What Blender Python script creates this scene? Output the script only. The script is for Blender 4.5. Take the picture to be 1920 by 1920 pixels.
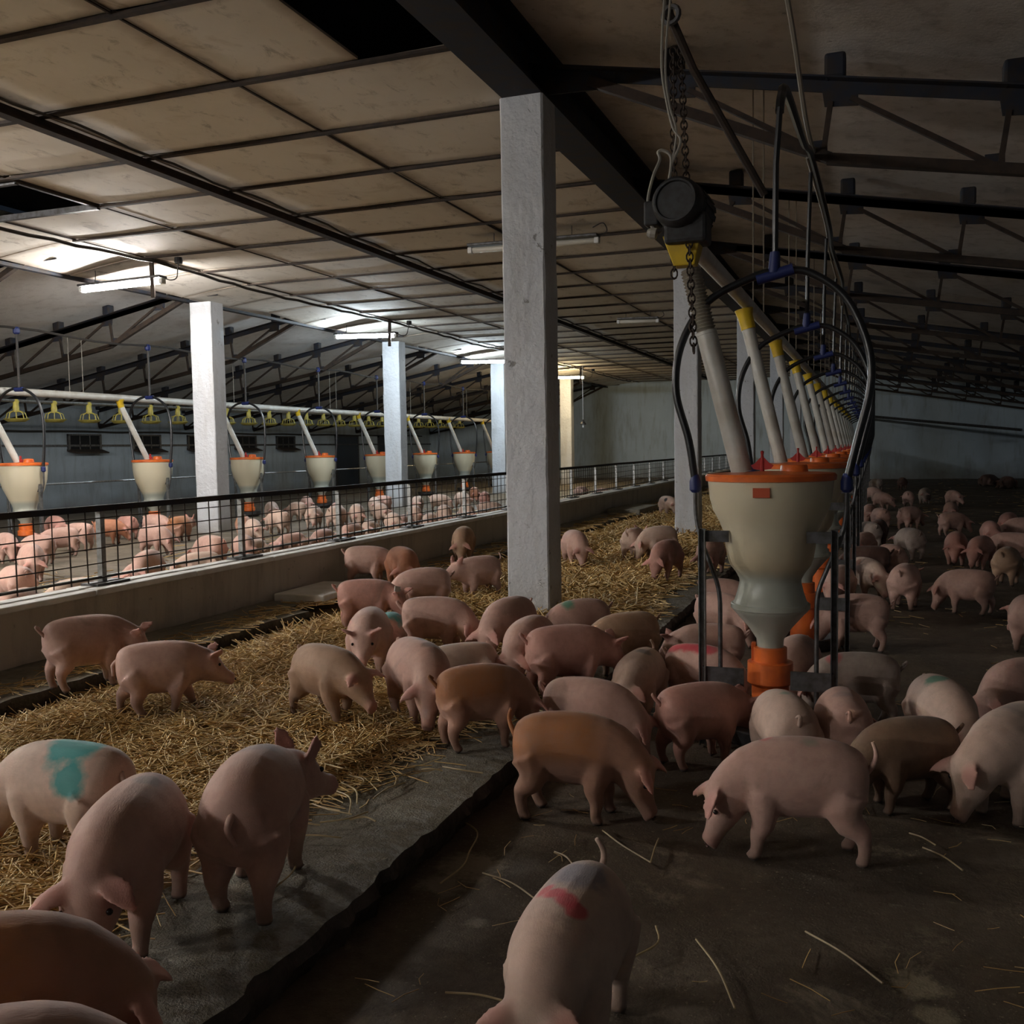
import bpy, bmesh, math, random
import numpy as np
from mathutils import Vector, Matrix, Euler, noise

for o in list(bpy.data.objects): bpy.data.objects.remove(o, do_unlink=True)
SC = bpy.context.scene
COL = SC.collection
R = math.radians
random.seed(7); RNG = np.random.default_rng(11)

# ------------------------------------------------------------------ camera
FPX, CAMZ = 1850.0, 1.32
_d = np.array([1640.0-960, 829.0-960, FPX]); _d /= np.linalg.norm(_d)      # world +Y seen from the camera
_u = np.array([1.0, -0.017, 0.0]); _u -= _d*(_u@_d); _u /= np.linalg.norm(_u)
_p = -np.cross(_d, _u)
if _p[1] > 0: _p = -_p
cd = bpy.data.cameras.new('camera'); cam = bpy.data.objects.new('camera', cd); COL.objects.link(cam)
right = Vector((_u[0], _d[0], _p[0])); down = Vector((_u[1], _d[1], _p[1])); fwd = Vector((_u[2], _d[2], _p[2]))
m = Matrix.Identity(4)
for i in range(3): m[i][0] = right[i]; m[i][1] = -down[i]; m[i][2] = -fwd[i]
m[2][3] = CAMZ
cam.matrix_world = m
cd.sensor_width = 36; cd.lens = 36*FPX/1920; cd.clip_start = .05; cd.clip_end = 200
SC.camera = cam
# ------------------------------------------------------------------ world and exposure (night outside)
w = bpy.data.worlds.new('night'); SC.world = w; w.use_nodes = True
w.node_tree.nodes['Background'].inputs[0].default_value = (.05, .07, .1, 1)
w.node_tree.nodes['Background'].inputs[1].default_value = .02
SC.view_settings.view_transform = 'Standard'
SC.view_settings.look = 'None'
SC.view_settings.gamma = 1
SC.view_settings.use_curve_mapping = False
SC.view_settings.exposure = 2.6
LAMP_POWER = 95.0

def at(px, py, z):
    """photo pixel -> the point of the place at height z"""
    v = np.array([px-960, py-960, FPX]); r = np.array([v@_u, v@_d, v@_p]); t = (z-CAMZ)/r[2]
    return Vector((r[0]*t, r[1]*t, z))
def aty(px, py, y):
    v = np.array([px-960, py-960, FPX]); r = np.array([v@_u, v@_d, v@_p]); t = y/r[1]
    return Vector((r[0]*t, y, CAMZ+r[2]*t))

# ------------------------------------------------------------------ materials
def nodes(name):
    mt = bpy.data.materials.new(name); mt.use_nodes = True
    nt = mt.node_tree; return mt, nt, nt.nodes['Principled BSDF']
def N(nt, t, **k):
    n = nt.nodes.new(t)
    for a, b in k.items():
        if a.startswith('i_'): n.inputs[a[2:].replace('_', ' ')].default_value = b
        else: setattr(n, a, b)
    return n
def mixc(nt, fac, a, b, mode='MIX'):
    n = nt.nodes.new('ShaderNodeMix'); n.data_type = 'RGBA'; n.blend_type = mode
    for s, v in ((n.inputs[0], fac), (n.inputs[6], a), (n.inputs[7], b)):
        if hasattr(v, 'type') and not isinstance(v, (tuple, float, int)): nt.links.new(v, s)
        else: s.default_value = v if not isinstance(v, tuple) else (v if len(v) == 4 else v+(1,))
    return n.outputs[2]
def ramp(nt, src, a, b):
    n = nt.nodes.new('ShaderNodeMapRange'); n.inputs[1].default_value = a; n.inputs[2].default_value = b
    n.clamp = True; nt.links.new(src, n.inputs[0]); return n.outputs[0]
def math_(nt, op, a, b=None):
    n = nt.nodes.new('ShaderNodeMath'); n.operation = op
    for s, v in zip(n.inputs, (a, b)):
        if v is None: continue
        if isinstance(v, (int, float)): s.default_value = v
        else: nt.links.new(v, s)
    return n.outputs[0]
def nz(nt, vec, scale, detail=4, rough=.55, dist=0):
    n = nt.nodes.new('ShaderNodeTexNoise'); n.inputs['Scale'].default_value = scale; n.inputs['Detail'].default_value = detail
    n.inputs['Roughness'].default_value = rough; n.inputs['Distortion'].default_value = dist
    if vec is not None: nt.links.new(vec, n.inputs['Vector'])
    return n.outputs['Fac']
def bump(nt, bs, h, strength=.3, dist=.01):
    n = nt.nodes.new('ShaderNodeBump'); n.inputs['Strength'].default_value = strength; n.inputs['Distance'].default_value = dist
    nt.links.new(h, n.inputs['Height']); nt.links.new(n.outputs[0], bs.inputs['Normal'])
def pos(nt, obj=False):
    if obj:
        n = nt.nodes.new('ShaderNodeTexCoord'); return n.outputs['Object']
    n = nt.nodes.new('ShaderNodeNewGeometry'); return n.outputs['Position']
def smat(name, c, rough=.5, metal=0, c2=None, scale=6, bmp=0, bscale=60, spec=.5, world=False, lo=.4, hi=.65):
    mt, nt, bs = nodes(name)
    bs.inputs['Roughness'].default_value = rough; bs.inputs['Metallic'].default_value = metal
    bs.inputs['Specular IOR Level'].default_value = spec
    bs.inputs['Base Color'].default_value = c+(1,)
    if c2 or bmp: p = pos(nt, not world)
    if c2: nt.links.new(mixc(nt, ramp(nt, nz(nt, p, scale), lo, hi), c, c2), bs.inputs['Base Color'])
    if bmp: bump(nt, bs, nz(nt, p, bscale), bmp)
    return mt

M = {}
M['steel'] = smat('painted_steel', (.020,.024,.036), .7, 0, (.034,.026,.021), 9, spec=.3)
M['rust_steel'] = smat('rusty_steel', (.040,.025,.016), .85, 0, (.020,.014,.011), 14)
M['galv'] = smat('galvanised_steel', (.30,.31,.31), .42, .85, (.2,.2,.19), 30)
M['darkgalv'] = smat('dull_steel', (.12,.12,.125), .5, .7, (.07,.065,.06), 20)
M['pvc'] = smat('white_pvc_pipe', (.62,.62,.58), .38, 0, (.5,.48,.42), 5)
M['ribbed'] = smat('ribbed_hose_grey', (.30,.27,.22), .55)
M['yellow'] = smat('yellow_plastic', (.72,.50,.02), .42, 0, (.60,.40,.03), 12)
M['pan'] = smat('pale_yellow_plastic', (.62,.55,.12), .45, 0, (.45,.38,.10), 10)
M['orange'] = smat('orange_plastic', (.78,.17,.03), .35, 0, (.60,.12,.03), 8)
M['red'] = smat('red_plastic', (.42,.03,.025), .4)
M['blue'] = smat('blue_plastic', (.014,.026,.13), .5)
M['hose'] = smat('black_rubber_hose', (.012,.013,.015), .32)
M['chain'] = smat('rusty_chain', (.07,.05,.038), .65, .6, (.04,.03,.025), 40)
M['motor'] = smat('motor_grey_paint', (.03,.032,.035), .6, .1, (.015,.014,.013), 25)
M['cable'] = smat('light_cable', (.30,.28,.24), .5)
M['darkcable'] = smat('dark_cable', (.035,.03,.026), .6)
M['rope'] = smat('tan_rope', (.24,.20,.15), .8)
M['black'] = smat('black_void', (.006,.006,.007), .9)
M['ceramic'] = smat('white_plastic', (.6,.6,.58), .4)
M['sticker'] = smat('orange_label', (.55,.09,.03), .5)

def hopper_mat(name, feed):
    mt, nt, bs = nodes(name)
    p = pos(nt, True); sx = N(nt, 'ShaderNodeSeparateXYZ'); nt.links.new(p, sx.inputs[0])
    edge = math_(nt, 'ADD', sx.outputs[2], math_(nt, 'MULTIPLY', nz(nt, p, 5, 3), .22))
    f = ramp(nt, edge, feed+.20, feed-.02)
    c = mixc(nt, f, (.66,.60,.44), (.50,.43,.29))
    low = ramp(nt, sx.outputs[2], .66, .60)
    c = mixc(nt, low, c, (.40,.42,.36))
    nt.links.new(c, bs.inputs['Base Color']); bs.inputs['Roughness'].default_value = .34
    bs.inputs['Subsurface Weight'].default_value = .08
    bs.inputs['Subsurface Radius'].default_value = (.05,.04,.025)
    return mt
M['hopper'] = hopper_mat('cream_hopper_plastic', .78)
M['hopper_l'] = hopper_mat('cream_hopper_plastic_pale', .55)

def wallmat(name, c, dirt, rough=.8, low=.35, stain=.5, scale=1.2, flake=False):
    mt, nt, bs = nodes(name); p = pos(nt)
    sx = N(nt, 'ShaderNodeSeparateXYZ'); nt.links.new(p, sx.inputs[0])
    a = ramp(nt, nz(nt, p, scale, 6, .6), .42, .72)
    mp = N(nt, 'ShaderNodeMapping'); mp.inputs['Scale'].default_value = (2.2, 2.2, .35); nt.links.new(p, mp.inputs[0])
    st = ramp(nt, nz(nt, mp.outputs[0], 2.2, 5, .65), .5, .75)
    hgt = ramp(nt, math_(nt, 'ADD', sx.outputs[2], math_(nt, 'MULTIPLY', nz(nt, p, 2.4, 5), low)), low*1.15, low*.4)
    c1 = mixc(nt, math_(nt, 'MULTIPLY', a, stain), c, tuple(x*.72 for x in c))
    c1 = mixc(nt, math_(nt, 'MULTIPLY', st, stain), c1, dirt)
    c1 = mixc(nt, math_(nt, 'MULTIPLY', hgt, .75), c1, dirt)
    sp = ramp(nt, nz(nt, p, 13, 5, .7), .64, .70)
    c1 = mixc(nt, math_(nt, 'MULTIPLY', sp, .55), c1, tuple(x*.5 for x in dirt))
    nt.links.new(c1, bs.inputs['Base Color']); bs.inputs['Roughness'].default_value = rough
    if flake:
        fl_ = ramp(nt, nz(nt, p, 5.5, 8, .72, .6), .655, .675)
        c1 = mixc(nt, math_(nt, 'MULTIPLY', fl_, .8), c1, (.20,.185,.165)); nt.links.new(c1, bs.inputs['Base Color'])
        hh = math_(nt, 'SUBTRACT', math_(nt, 'ADD', nz(nt, p, 16, 6, .6), math_(nt, 'MULTIPLY', nz(nt, p, 5, 5, .6), 1.2)), math_(nt, 'MULTIPLY', fl_, .8))
        bump(nt, bs, hh, .7, .02)
    else: bump(nt, bs, nz(nt, p, 34, 6, .65), .35, .012)
    return mt
M['column'] = wallmat('white_painted_column', (.56,.58,.61), (.30,.27,.23), .7, .45, .35, flake=True)
M['lowwall'] = wallmat('painted_low_wall', (.56,.51,.43), (.17,.14,.11), .8, .18, .55, 1.6)
M['wallside'] = wallmat('pale_blue_wall', (.42,.49,.54), (.20,.20,.20), .8, .5, .6)
M['wallfar'] = wallmat('pale_blue_far_wall', (.44,.53,.60), (.20,.195,.18), .8, .9, .6, .5)
M['coping'] = smat('white_coping', (.86,.86,.84), .6, 0, (.70,.69,.65), 5, .2, 50, world=True)

def panelmat():
    mt, nt, bs = nodes('stained_ceiling_panel'); p = pos(nt)
    oi = N(nt, 'ShaderNodeObjectInfo')
    a = ramp(nt, nz(nt, p, .9, 5, .6), .4, .7)
    c = mixc(nt, a, (.80,.755,.68), (.70,.65,.565))
    c = mixc(nt, math_(nt, 'MULTIPLY', oi.outputs['Random'], .35), c, (.64,.59,.50))
    mp = N(nt, 'ShaderNodeMapping'); mp.inputs['Scale'].default_value = (1, .5, 1); nt.links.new(p, mp.inputs[0])
    s = ramp(nt, nz(nt, mp.outputs[0], 5, 8, .75, .5), .55, .69)
    c = mixc(nt, math_(nt, 'MULTIPLY', s, .62), c, (.13,.10,.07))
    bl_ = ramp(nt, nz(nt, p, 1.7, 6, .7, .8), .56, .72); c = mixc(nt, math_(nt, 'MULTIPLY', bl_, .45), c, (.34,.24,.13))
    g = N(nt, 'ShaderNodeTexCoord'); sg = N(nt, 'ShaderNodeSeparateXYZ'); nt.links.new(g.outputs['Generated'], sg.inputs[0])
    # grime that has crept in along the panel edges
    e = math_(nt, 'MINIMUM', math_(nt, 'MINIMUM', sg.outputs[0], math_(nt, 'SUBTRACT', 1, sg.outputs[0])),
              math_(nt, 'MINIMUM', sg.outputs[1], math_(nt, 'SUBTRACT', 1, sg.outputs[1])))
    e = ramp(nt, math_(nt, 'ADD', e, math_(nt, 'MULTIPLY', nz(nt, p, 5), .09)), .15, .03)
    c = mixc(nt, math_(nt, 'MULTIPLY', e, .75), c, (.19,.125,.065))
    nt.links.new(c, bs.inputs['Base Color']); bs.inputs['Roughness'].default_value = .75
    bump(nt, bs, nz(nt, p, 3, 4), .12, .03)
    return mt
M['panel'] = panelmat()
M['roof_l'] = wallmat('pale_grey_roof_sheet', (.80,.79,.77), (.34,.31,.28), .85, .0001, .4, .7)
M['roof'] = wallmat('grey_brown_roof_sheet', (.64,.595,.55), (.20,.165,.13), .85, .0001, .6, .7)

FLZ = -.12
def floormat(name, c, c2, wet, pale, spots=()):
    mt, nt, bs = nodes(name); p = pos(nt)
    a = ramp(nt, nz(nt, p, 1.6, 7, .65), .38, .68)
    col = mixc(nt, a, c, c2)
    b = ramp(nt, nz(nt, p, 22, 5, .7), .4, .7)
    col = mixc(nt, math_(nt, 'MULTIPLY', b, .55), col, tuple(x*.5 for x in c))
    l = ramp(nt, nz(nt, p, 2.6, 7, .74, .4), .58, .68)
    col = mixc(nt, math_(nt, 'MULTIPLY', l, pale), col, (.30,.25,.185))
    gr = ramp(nt, nz(nt, p, 75, 3, .6), .63, .68); col = mixc(nt, math_(nt, 'MULTIPLY', gr, math_(nt, 'MULTIPLY', ramp(nt, nz(nt, p, 4, 4), .4, .6), .7)), col, (.36,.31,.23))
    for (mx, my, rad, mc) in spots:        # dried feed and dung patches with shapes of their own
        dv = N(nt, 'ShaderNodeVectorMath', operation='DISTANCE'); nt.links.new(p, dv.inputs[0]); dv.inputs[1].default_value = (mx, my, FLZ)
        ds = math_(nt, 'ADD', dv.outputs['Value'], math_(nt, 'MULTIPLY', math_(nt, 'SUBTRACT', nz(nt, p, 16, 7, .75), .5), rad*2.4))
        col = mixc(nt, math_(nt, 'MULTIPLY', ramp(nt, ds, rad, rad*.5), .8), col, mc)
    nt.links.new(col, bs.inputs['Base Color'])
    bs.inputs['Specular IOR Level'].default_value = .3
    rg = N(nt, 'ShaderNodeMapRange'); rg.inputs[3].default_value = wet; rg.inputs[4].default_value = .85
    rg.inputs[1].default_value = .35; rg.inputs[2].default_value = .65
    nt.links.new(nz(nt, p, 2.3, 4), rg.inputs[0]); nt.links.new(rg.outputs[0], bs.inputs['Roughness'])
    h = math_(nt, 'ADD', nz(nt, p, 30, 6, .7), math_(nt, 'MULTIPLY', nz(nt, p, 140, 3), .5))
    bump(nt, bs, h, .55, .012)
    return mt, nt, bs
M['floor'] = floormat('dirty_concrete_floor', (.095,.075,.054), (.165,.13,.095), .55, .8, [(q.x, q.y, r, c) for q, r, c in ((at(1720,1845,FLZ),.085,(.34,.29,.20)), (at(1760,1905,FLZ),.06,(.30,.26,.18)), (at(885,1625,FLZ),.13,(.30,.26,.20)), (at(830,1660,FLZ),.09,(.27,.24,.19)), (at(895,1730,FLZ),.04,(.25,.22,.18)), (at(1100,1480,FLZ),.2,(.20,.16,.12)))])[0]
_km, _nt, _bs = floormat('worn_concrete_kerb', (.22,.198,.152), (.32,.29,.225), .72, .45); M['kerb'] = _km
_e = N(_nt, 'ShaderNodeAttribute', attribute_name='lip')
_src = _bs.inputs['Base Color'].links[0].from_socket; _pp = pos(_nt)
_f = math_(_nt, 'MULTIPLY', _e.outputs['Fac'], ramp(_nt, nz(_nt, _pp, 14, 7, .75), .46, .62))
_nt.links.new(mixc(_nt, math_(_nt, 'MULTIPLY', _f, .75), _src, (.44,.43,.40)), _bs.inputs['Base Color'])
for _n in _nt.nodes:
    if _n.type == 'BUMP': _n.inputs['Strength'].default_value = 1.0; _n.inputs['Distance'].default_value = .022
M['ledge'] = floormat('worn_concrete_ledge', (.24,.225,.185), (.34,.315,.26), .6, .5)[0]
M['penfloor'] = floormat('pen_floor', (.13,.105,.075), (.19,.155,.11), .5, .5)[0]
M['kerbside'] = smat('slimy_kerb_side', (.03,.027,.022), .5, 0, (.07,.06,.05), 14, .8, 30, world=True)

def strawmat():
    mt, nt, bs = nodes('straw_stalk')
    at_ = N(nt, 'ShaderNodeAttribute', attribute_name='rnd')
    cr = N(nt, 'ShaderNodeValToRGB'); e = cr.color_ramp.elements
    e[0].position = 0; e[0].color = (.44,.25,.08,1); e[1].position = 1; e[1].color = (.92,.74,.42,1)
    n = cr.color_ramp.elements.new(.45); n.color = (.76,.52,.20,1)
    nt.links.new(at_.outputs['Fac'], cr.inputs[0]); nt.links.new(cr.outputs[0], bs.inputs['Base Color'])
    bs.inputs['Roughness'].default_value = .5
    return mt
M['straw'] = strawmat()
M['loose'] = smat('pale_loose_straw', (.55,.44,.25), .5, 0, (.38,.28,.14), 8)
M['bed'] = smat('trodden_straw_bed', (.36,.23,.09), .9, 0, (.19,.12,.055), 9, 1.0, 40, world=True)

def emit(name, c, s):
    mt, nt, bs = nodes(name)
    bs.inputs['Base Color'].default_value = (.9,.9,.9,1)
    bs.inputs['Emission Color'].default_value = c+(1,); bs.inputs['Emission Strength'].default_value = s
    return mt
M['lamp_neutral'] = emit('tube_neutral', (1,.96,.92), LAMP_POWER*.62)
M['lamp_entry'] = emit('tube_entry', (1,.96,.92), LAMP_POWER)
M['lamp_cool'] = emit('tube_cool', (.78,.91,1), LAMP_POWER*.52)
M['lamp_warm'] = emit('tube_warm', (1,.78,.45), LAMP_POWER*.5)
M['lamp_off'] = smat('unlit_diffuser', (.55,.52,.45), .35)

# ------------------------------------------------------------------ mesh helpers
class MB:
    def __init__(s): s.v = []; s.f = []
    def add(s, v, f):
        o = len(s.v); s.v += [tuple(x) for x in v]; s.f += [tuple(i+o for i in q) for q in f]; return s
    def box(s, x0, x1, y0, y1, z0, z1):
        return s.add([(x0,y0,z0),(x1,y0,z0),(x1,y1,z0),(x0,y1,z0),(x0,y0,z1),(x1,y0,z1),(x1,y1,z1),(x0,y1,z1)],
                     [(0,3,2,1),(4,5,6,7),(0,1,5,4),(1,2,6,5),(2,3,7,6),(3,0,4,7)])
    def bar(s, a, b, w, h, up=(0,0,1)):
        a = Vector(a); b = Vector(b); d = (b-a).normalized(); sd = d.cross(Vector(up))
        if sd.length < 1e-4: sd = d.cross(Vector((1,0,0)))
        sd.normalize(); u = sd.cross(d).normalized(); v = []
        for p in (a, b):
            for i, j in ((-1,-1),(1,-1),(1,1),(-1,1)): v.append(p+sd*i*w/2+u*j*h/2)
        return s.add(v, [(3,2,1,0),(4,5,6,7),(0,1,5,4),(1,2,6,5),(2,3,7,6),(3,0,4,7)])
    def angle(s, a, b, w, t, up=(0,0,1), flip=1):
        """rolled steel angle: two thin legs"""
        a = Vector(a); b = Vector(b); d = (b-a).normalized(); sd = d.cross(Vector(up)); sd.normalize(); u = sd.cross(d).normalized()
        s.bar(a+sd*flip*w/2, b+sd*flip*w/2, w, t, up); s.bar(a-u*w/2, b-u*w/2, t, w, up); return s
    def tube(s, pts, r, n=8, caps=True):
        pts = [Vector(p) for p in pts]; rs = r if isinstance(r, (list, tuple)) else [r]*len(pts)
        v = []; f = []; prev = None
        for i, p in enumerate(pts):
            d = (pts[min(i+1, len(pts)-1)]-pts[max(i-1, 0)]).normalized()
            if prev is None:
                ref = Vector((0,0,1)) if abs(d.z) < .9 else Vector((1,0,0)); a = d.cross(ref).normalized()
            else:
                a = (prev-d*prev.dot(d)).normalized()
            prev = a; b = d.cross(a)
            for k in range(n):
                t = 2*math.pi*k/n; v.append(p+(a*math.cos(t)+b*math.sin(t))*rs[i])
        L = len(pts)
        for i in range(L-1):
            for k in range(n):
                f.append((i*n+k, i*n+(k+1)%n, (i+1)*n+(k+1)%n, (i+1)*n+k))
        if caps: f.append(tuple(range(n-1, -1, -1))); f.append(tuple((L-1)*n+k for k in range(n)))
        return s.add(v, f)
    def lathe(s, prof, n=28, c=(0,0,0), ax=None):
        v = []; f = []; c = Vector(c); q = Matrix.Identity(3) if ax is None else Vector((0,0,1)).rotation_difference(Vector(ax)).to_matrix()
        for r, z in prof:
            for k in range(n):
                t = 2*math.pi*k/n; v.append(c+q@Vector((r*math.cos(t), r*math.sin(t), z)))
        L = len(prof)
        for i in range(L-1):
            for k in range(n): f.append((i*n+k, i*n+(k+1)%n, (i+1)*n+(k+1)%n, (i+1)*n+k))
        if prof[0][0] > 1e-5: f.append(tuple(range(n-1, -1, -1)))
        if prof[-1][0] > 1e-5: f.append(tuple((L-1)*n+k for k in range(n)))
        return s.add(v, f)
    def ring(s, c, R_, r, ax=(0,0,1), n=14, m=6, sx=1, roll=0):
        c = Vector(c); q = Vector((0,0,1)).rotation_difference(Vector(ax)).to_matrix()@Matrix.Rotation(roll, 3, 'Z'); v = []; f = []
        for i in range(n):
            t = 2*math.pi*i/n
            for j in range(m):
                a = 2*math.pi*j/m; rr = R_+r*math.cos(a)
                v.append(c+q@Vector((rr*math.cos(t)*sx, rr*math.sin(t), r*math.sin(a))))
        for i in range(n):
            for j in range(m): f.append((i*m+j, ((i+1)%n)*m+j, ((i+1)%n)*m+(j+1)%m, i*m+(j+1)%m))
        return s.add(v, f)
    def mesh(s, name):
        me = bpy.data.meshes.new(name); me.from_pydata(s.v, [], s.f); me.update(); return me
    def build(s, name, mt, parent=None, smooth=False, bev=0):
        me = s.mesh(name); me.materials.append(M[mt] if isinstance(mt, str) else mt)
        if smooth:
            me.polygons.foreach_set('use_smooth', [True]*len(me.polygons))
            try: me.set_sharp_from_angle(angle=R(38))
            except Exception: pass
        o = bpy.data.objects.new(name, me); COL.objects.link(o); o.parent = parent
        if bev:
            b = o.modifiers.new('bevel', 'BEVEL'); b.width = bev; b.segments = 2; b.limit_method = 'ANGLE'
        return o
def tag(o, label=None, cat=None, group=None, kind=None):
    if label: o['label'] = label
    if cat: o['category'] = cat
    if group: o['group'] = group
    if kind: o['kind'] = kind
    return o
def struct(o): o['kind'] = 'structure'; return o
def empty(name, loc=(0,0,0), rz=0):
    o = bpy.data.objects.new(name, None); COL.objects.link(o); o.location = loc; o.rotation_euler = (0,0,rz); o.empty_display_size = .1
    return o
KIDS = {}
def kids(o): return [c for c in bpy.data.objects if c.parent == o]
def copy_tree(o, parent=None, cache=None):
    if cache is None:
        cache = {}
        for c in bpy.data.objects:
            if c.parent: cache.setdefault(c.parent.name, []).append(c)
    c = o.copy(); COL.objects.link(c); c.parent = parent
    for ch in cache.get(o.name, []): copy_tree(ch, c, cache)
    return c
def catmull(pts, n=8):
    pts = [Vector(p) for p in pts]; P = [pts[0]*2-pts[1]]+pts+[pts[-1]*2-pts[-2]]; out = []
    for i in range(1, len(P)-2):
        for k in range(n):
            t = k/n; a, b, c, d = P[i-1:i+3]
            out.append(.5*((2*b)+(c-a)*t+(2*a-5*b+4*c-d)*t*t+(3*b-a-3*c+d)*t**3))
    out.append(pts[-1]); return out
def blob(x, y, z=0, s=1): return noise.noise(Vector((x*s, y*s, z)))

# ================================================================== THE SETTING
XL, XR, YN, YF = -19.0, 6.4, -16.0, 41.0
FL, KB, ST = -.12, 0.0, .03            # lower floor, kerb top, straw top
CEIL = 4.0
def grid(name, x0, x1, y0, y1, nx, ny, zf, mt, xf=None):
    b = MB(); v = []; f = []
    for j in range(ny+1):
        y = y0+(y1-y0)*(j/ny)**1.6
        for i in range(nx+1):
            x = x0+(x1-x0)*i/nx
            if xf: x = xf(i/nx, x, y)
            v.append((x, y, zf(x, y, i/nx)))
    for j in range(ny):
        for i in range(nx): a = j*(nx+1)+i; f.append((a, a+1, a+nx+2, a+nx+1))
    return b.add(v, f).build(name, mt, smooth=True)
# lower floor on the right of the kerb, with worn dips
struct(grid('floor', -1.62, XR, YN, YF, 60, 200, lambda x, y, t: FL+.012*blob(x, y, 3, 1.7)+.006*blob(x, y, 9, 6), 'floor'))
# concrete kerb with a broken edge, standing a step above the floor
def kerb_x(y): return -1.46+.014*blob(0, y, 5, 2.3)+.016*blob(0, y, 8, 9)+.016*blob(0, y, 2, 27)+.010*blob(0, y, 6, 70)
def kerb():
    v = []; f = []; ny = 640; offs = 14
    for j in range(ny+1):
        y = YN+(YF-YN)*(j/ny)**1.6 if 0 else -1+(42)*(j/ny)**1.7
        e = kerb_x(y)
        for i in range(offs+1):
            t = i/offs; x = -2.75+(e+2.75)*t
            z = KB+.005*blob(x, y, 1, 2)+.004*blob(x, y, 4, 14)
            if t > .9: z -= .018*((t-.9)/.1)**2*(1+.6*blob(0, y, 7, 5))
            v.append((x, y, z))
        v.append((e+.015+.03*blob(1, y, 3, 12), y, -.06)); v.append((e-.02+.05*blob(3, y, 3, 10), y, FL-.03))
    n = offs+3
    for j in range(ny):
        for i in range(n-1): a = j*n+i; f.append((a, a+1, a+n+1, a+n))
    o = MB().add(v, f).build('floor_kerb', 'kerb', smooth=True)
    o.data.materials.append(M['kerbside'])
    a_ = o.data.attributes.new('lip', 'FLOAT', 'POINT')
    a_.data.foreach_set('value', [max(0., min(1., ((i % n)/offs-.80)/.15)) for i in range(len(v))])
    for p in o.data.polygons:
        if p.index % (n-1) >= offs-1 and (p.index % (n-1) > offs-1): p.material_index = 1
    return struct(o)
kerb()
# straw bed base and left pen floor
struct(grid('floor_straw_bed', -4.75, -1.9, -1, YF, 40, 240, lambda x, y, t: .002+.022*blob(x, y, 2, 1.6)+.014*blob(x, y, 5, 5)-(.03 if x > -2.0 else 0), 'bed'))
struct(grid('floor_pen', XL, -4.9, YN, YF, 40, 60, lambda x, y, t: .0+.008*blob(x, y, 3, 2), 'penfloor'))
def ledge():
    v = []; f = []; ny = 420; n = 9
    for j in range(ny+1):
        y = -1+42*(j/ny)**1.6
        e = -4.12+.05*blob(0, y, 15, 1.1)+.03*blob(0, y, 3, 7)-(.26 if 6.6 < y < 8.0 else 0)
        for i in range(n-2):
            t = i/(n-3); x = -4.75+(e+4.75)*t; v.append((x, y, .085+.008*blob(x, y, 2, 4)+.006*blob(x, y, 2, 15)))
        v.append((e+.01, y, .045)); v.append((e-.015, y, -.05))
    for j in range(ny):
        for i in range(n-1): a = j*n+i; f.append((a, a+1, a+n+1, a+n))
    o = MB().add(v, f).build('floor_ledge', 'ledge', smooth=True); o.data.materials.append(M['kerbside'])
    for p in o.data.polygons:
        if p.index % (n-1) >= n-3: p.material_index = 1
    struct(o)
ledge()
# dividing low wall with white coping
def lowwall():
    v = []; f = []; ny = 180; prof = [(-4.74,-.1),(-4.735,.1),(-4.725,.25),(-4.72,.415),(-4.93,.415),(-4.93,-.1)]; n = len(prof)
    for j in range(ny+1):
        y = -3+44*j/ny
        for k, (x, z) in enumerate(prof): v.append((x+.012*blob(z*3, y, 4, 1.4)*(k in (1,2)), y, z))
    for j in range(ny):
        for k in range(n): a = j*n+k; b = j*n+(k+1)%n; f.append((a, b, b+n, a+n))
    o = struct(MB().add(v, f).build('wall_divider', 'lowwall'))
    b = MB()
    for j in range(44): b.box(-4.965, -4.70+.008*random.random(), -3+j+.002, -2+j-.002, .415, .452+.004*random.random())
    struct(b.build('trim_1', 'coping', bev=.008))
lowwall()
# outer walls
def wall(name, x0, x1, y0, y1, z0, z1, mt): return struct(MB().box(x0, x1, y0, y1, z0, z1).build(name, mt))
wall('wall_left', XL-.3, XL, YN, YF, -.1, 2.62, 'wallside')
wall('wall_right', XR, XR+.3, YN, YF, -.2, 2.95, 'wallside')
wall('wall_far', XL-.3, XR+.3, YF, YF+.3, -.2, 4.6, 'wallfar')
wall('wall_near', XL-.3, XR+.3, YN-.3, YN, -.2, 4.6, 'wallside')
# sloping roofs over the two aisles, attic roof over the flat ceiling
struct(MB().add([(-2.45,YN,4.37),(XR+.4,YN,2.87),(XR+.4,YF+.2,2.87),(-2.45,YF+.2,4.37),(-2.45,YN,4.45),(XR+.4,YN,2.95),(XR+.4,YF+.2,2.95),(-2.45,YF+.2,4.45)],
    [(0,1,2,3),(7,6,5,4),(0,4,5,1),(2,6,7,3),(0,3,7,4),(1,5,6,2)]).build('ceiling_right_slope', 'roof'))
struct(MB().add([(-10.2,YN,4.30),(XL-.4,YN,2.50),(XL-.4,YF+.2,2.50),(-10.2,YF+.2,4.30),(-10.2,YN,4.38),(XL-.4,YN,2.58),(XL-.4,YF+.2,2.58),(-10.2,YF+.2,4.38)],
    [(3,2,1,0),(4,5,6,7),(0,1,5,4),(3,7,6,2),(0,4,7,3),(1,2,6,5)]).build('ceiling_left_slope', 'roof_l'))
struct(MB().add([(-2.3,YN,4.5),(-6.3,YN,5.4),(-10.4,YN,4.5),(-2.3,YF,4.5),(-6.3,YF,5.4),(-10.4,YF,4.5)], [(0,1,4,3),(1,2,5,4)]).build('ceiling_attic', 'black'))
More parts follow.
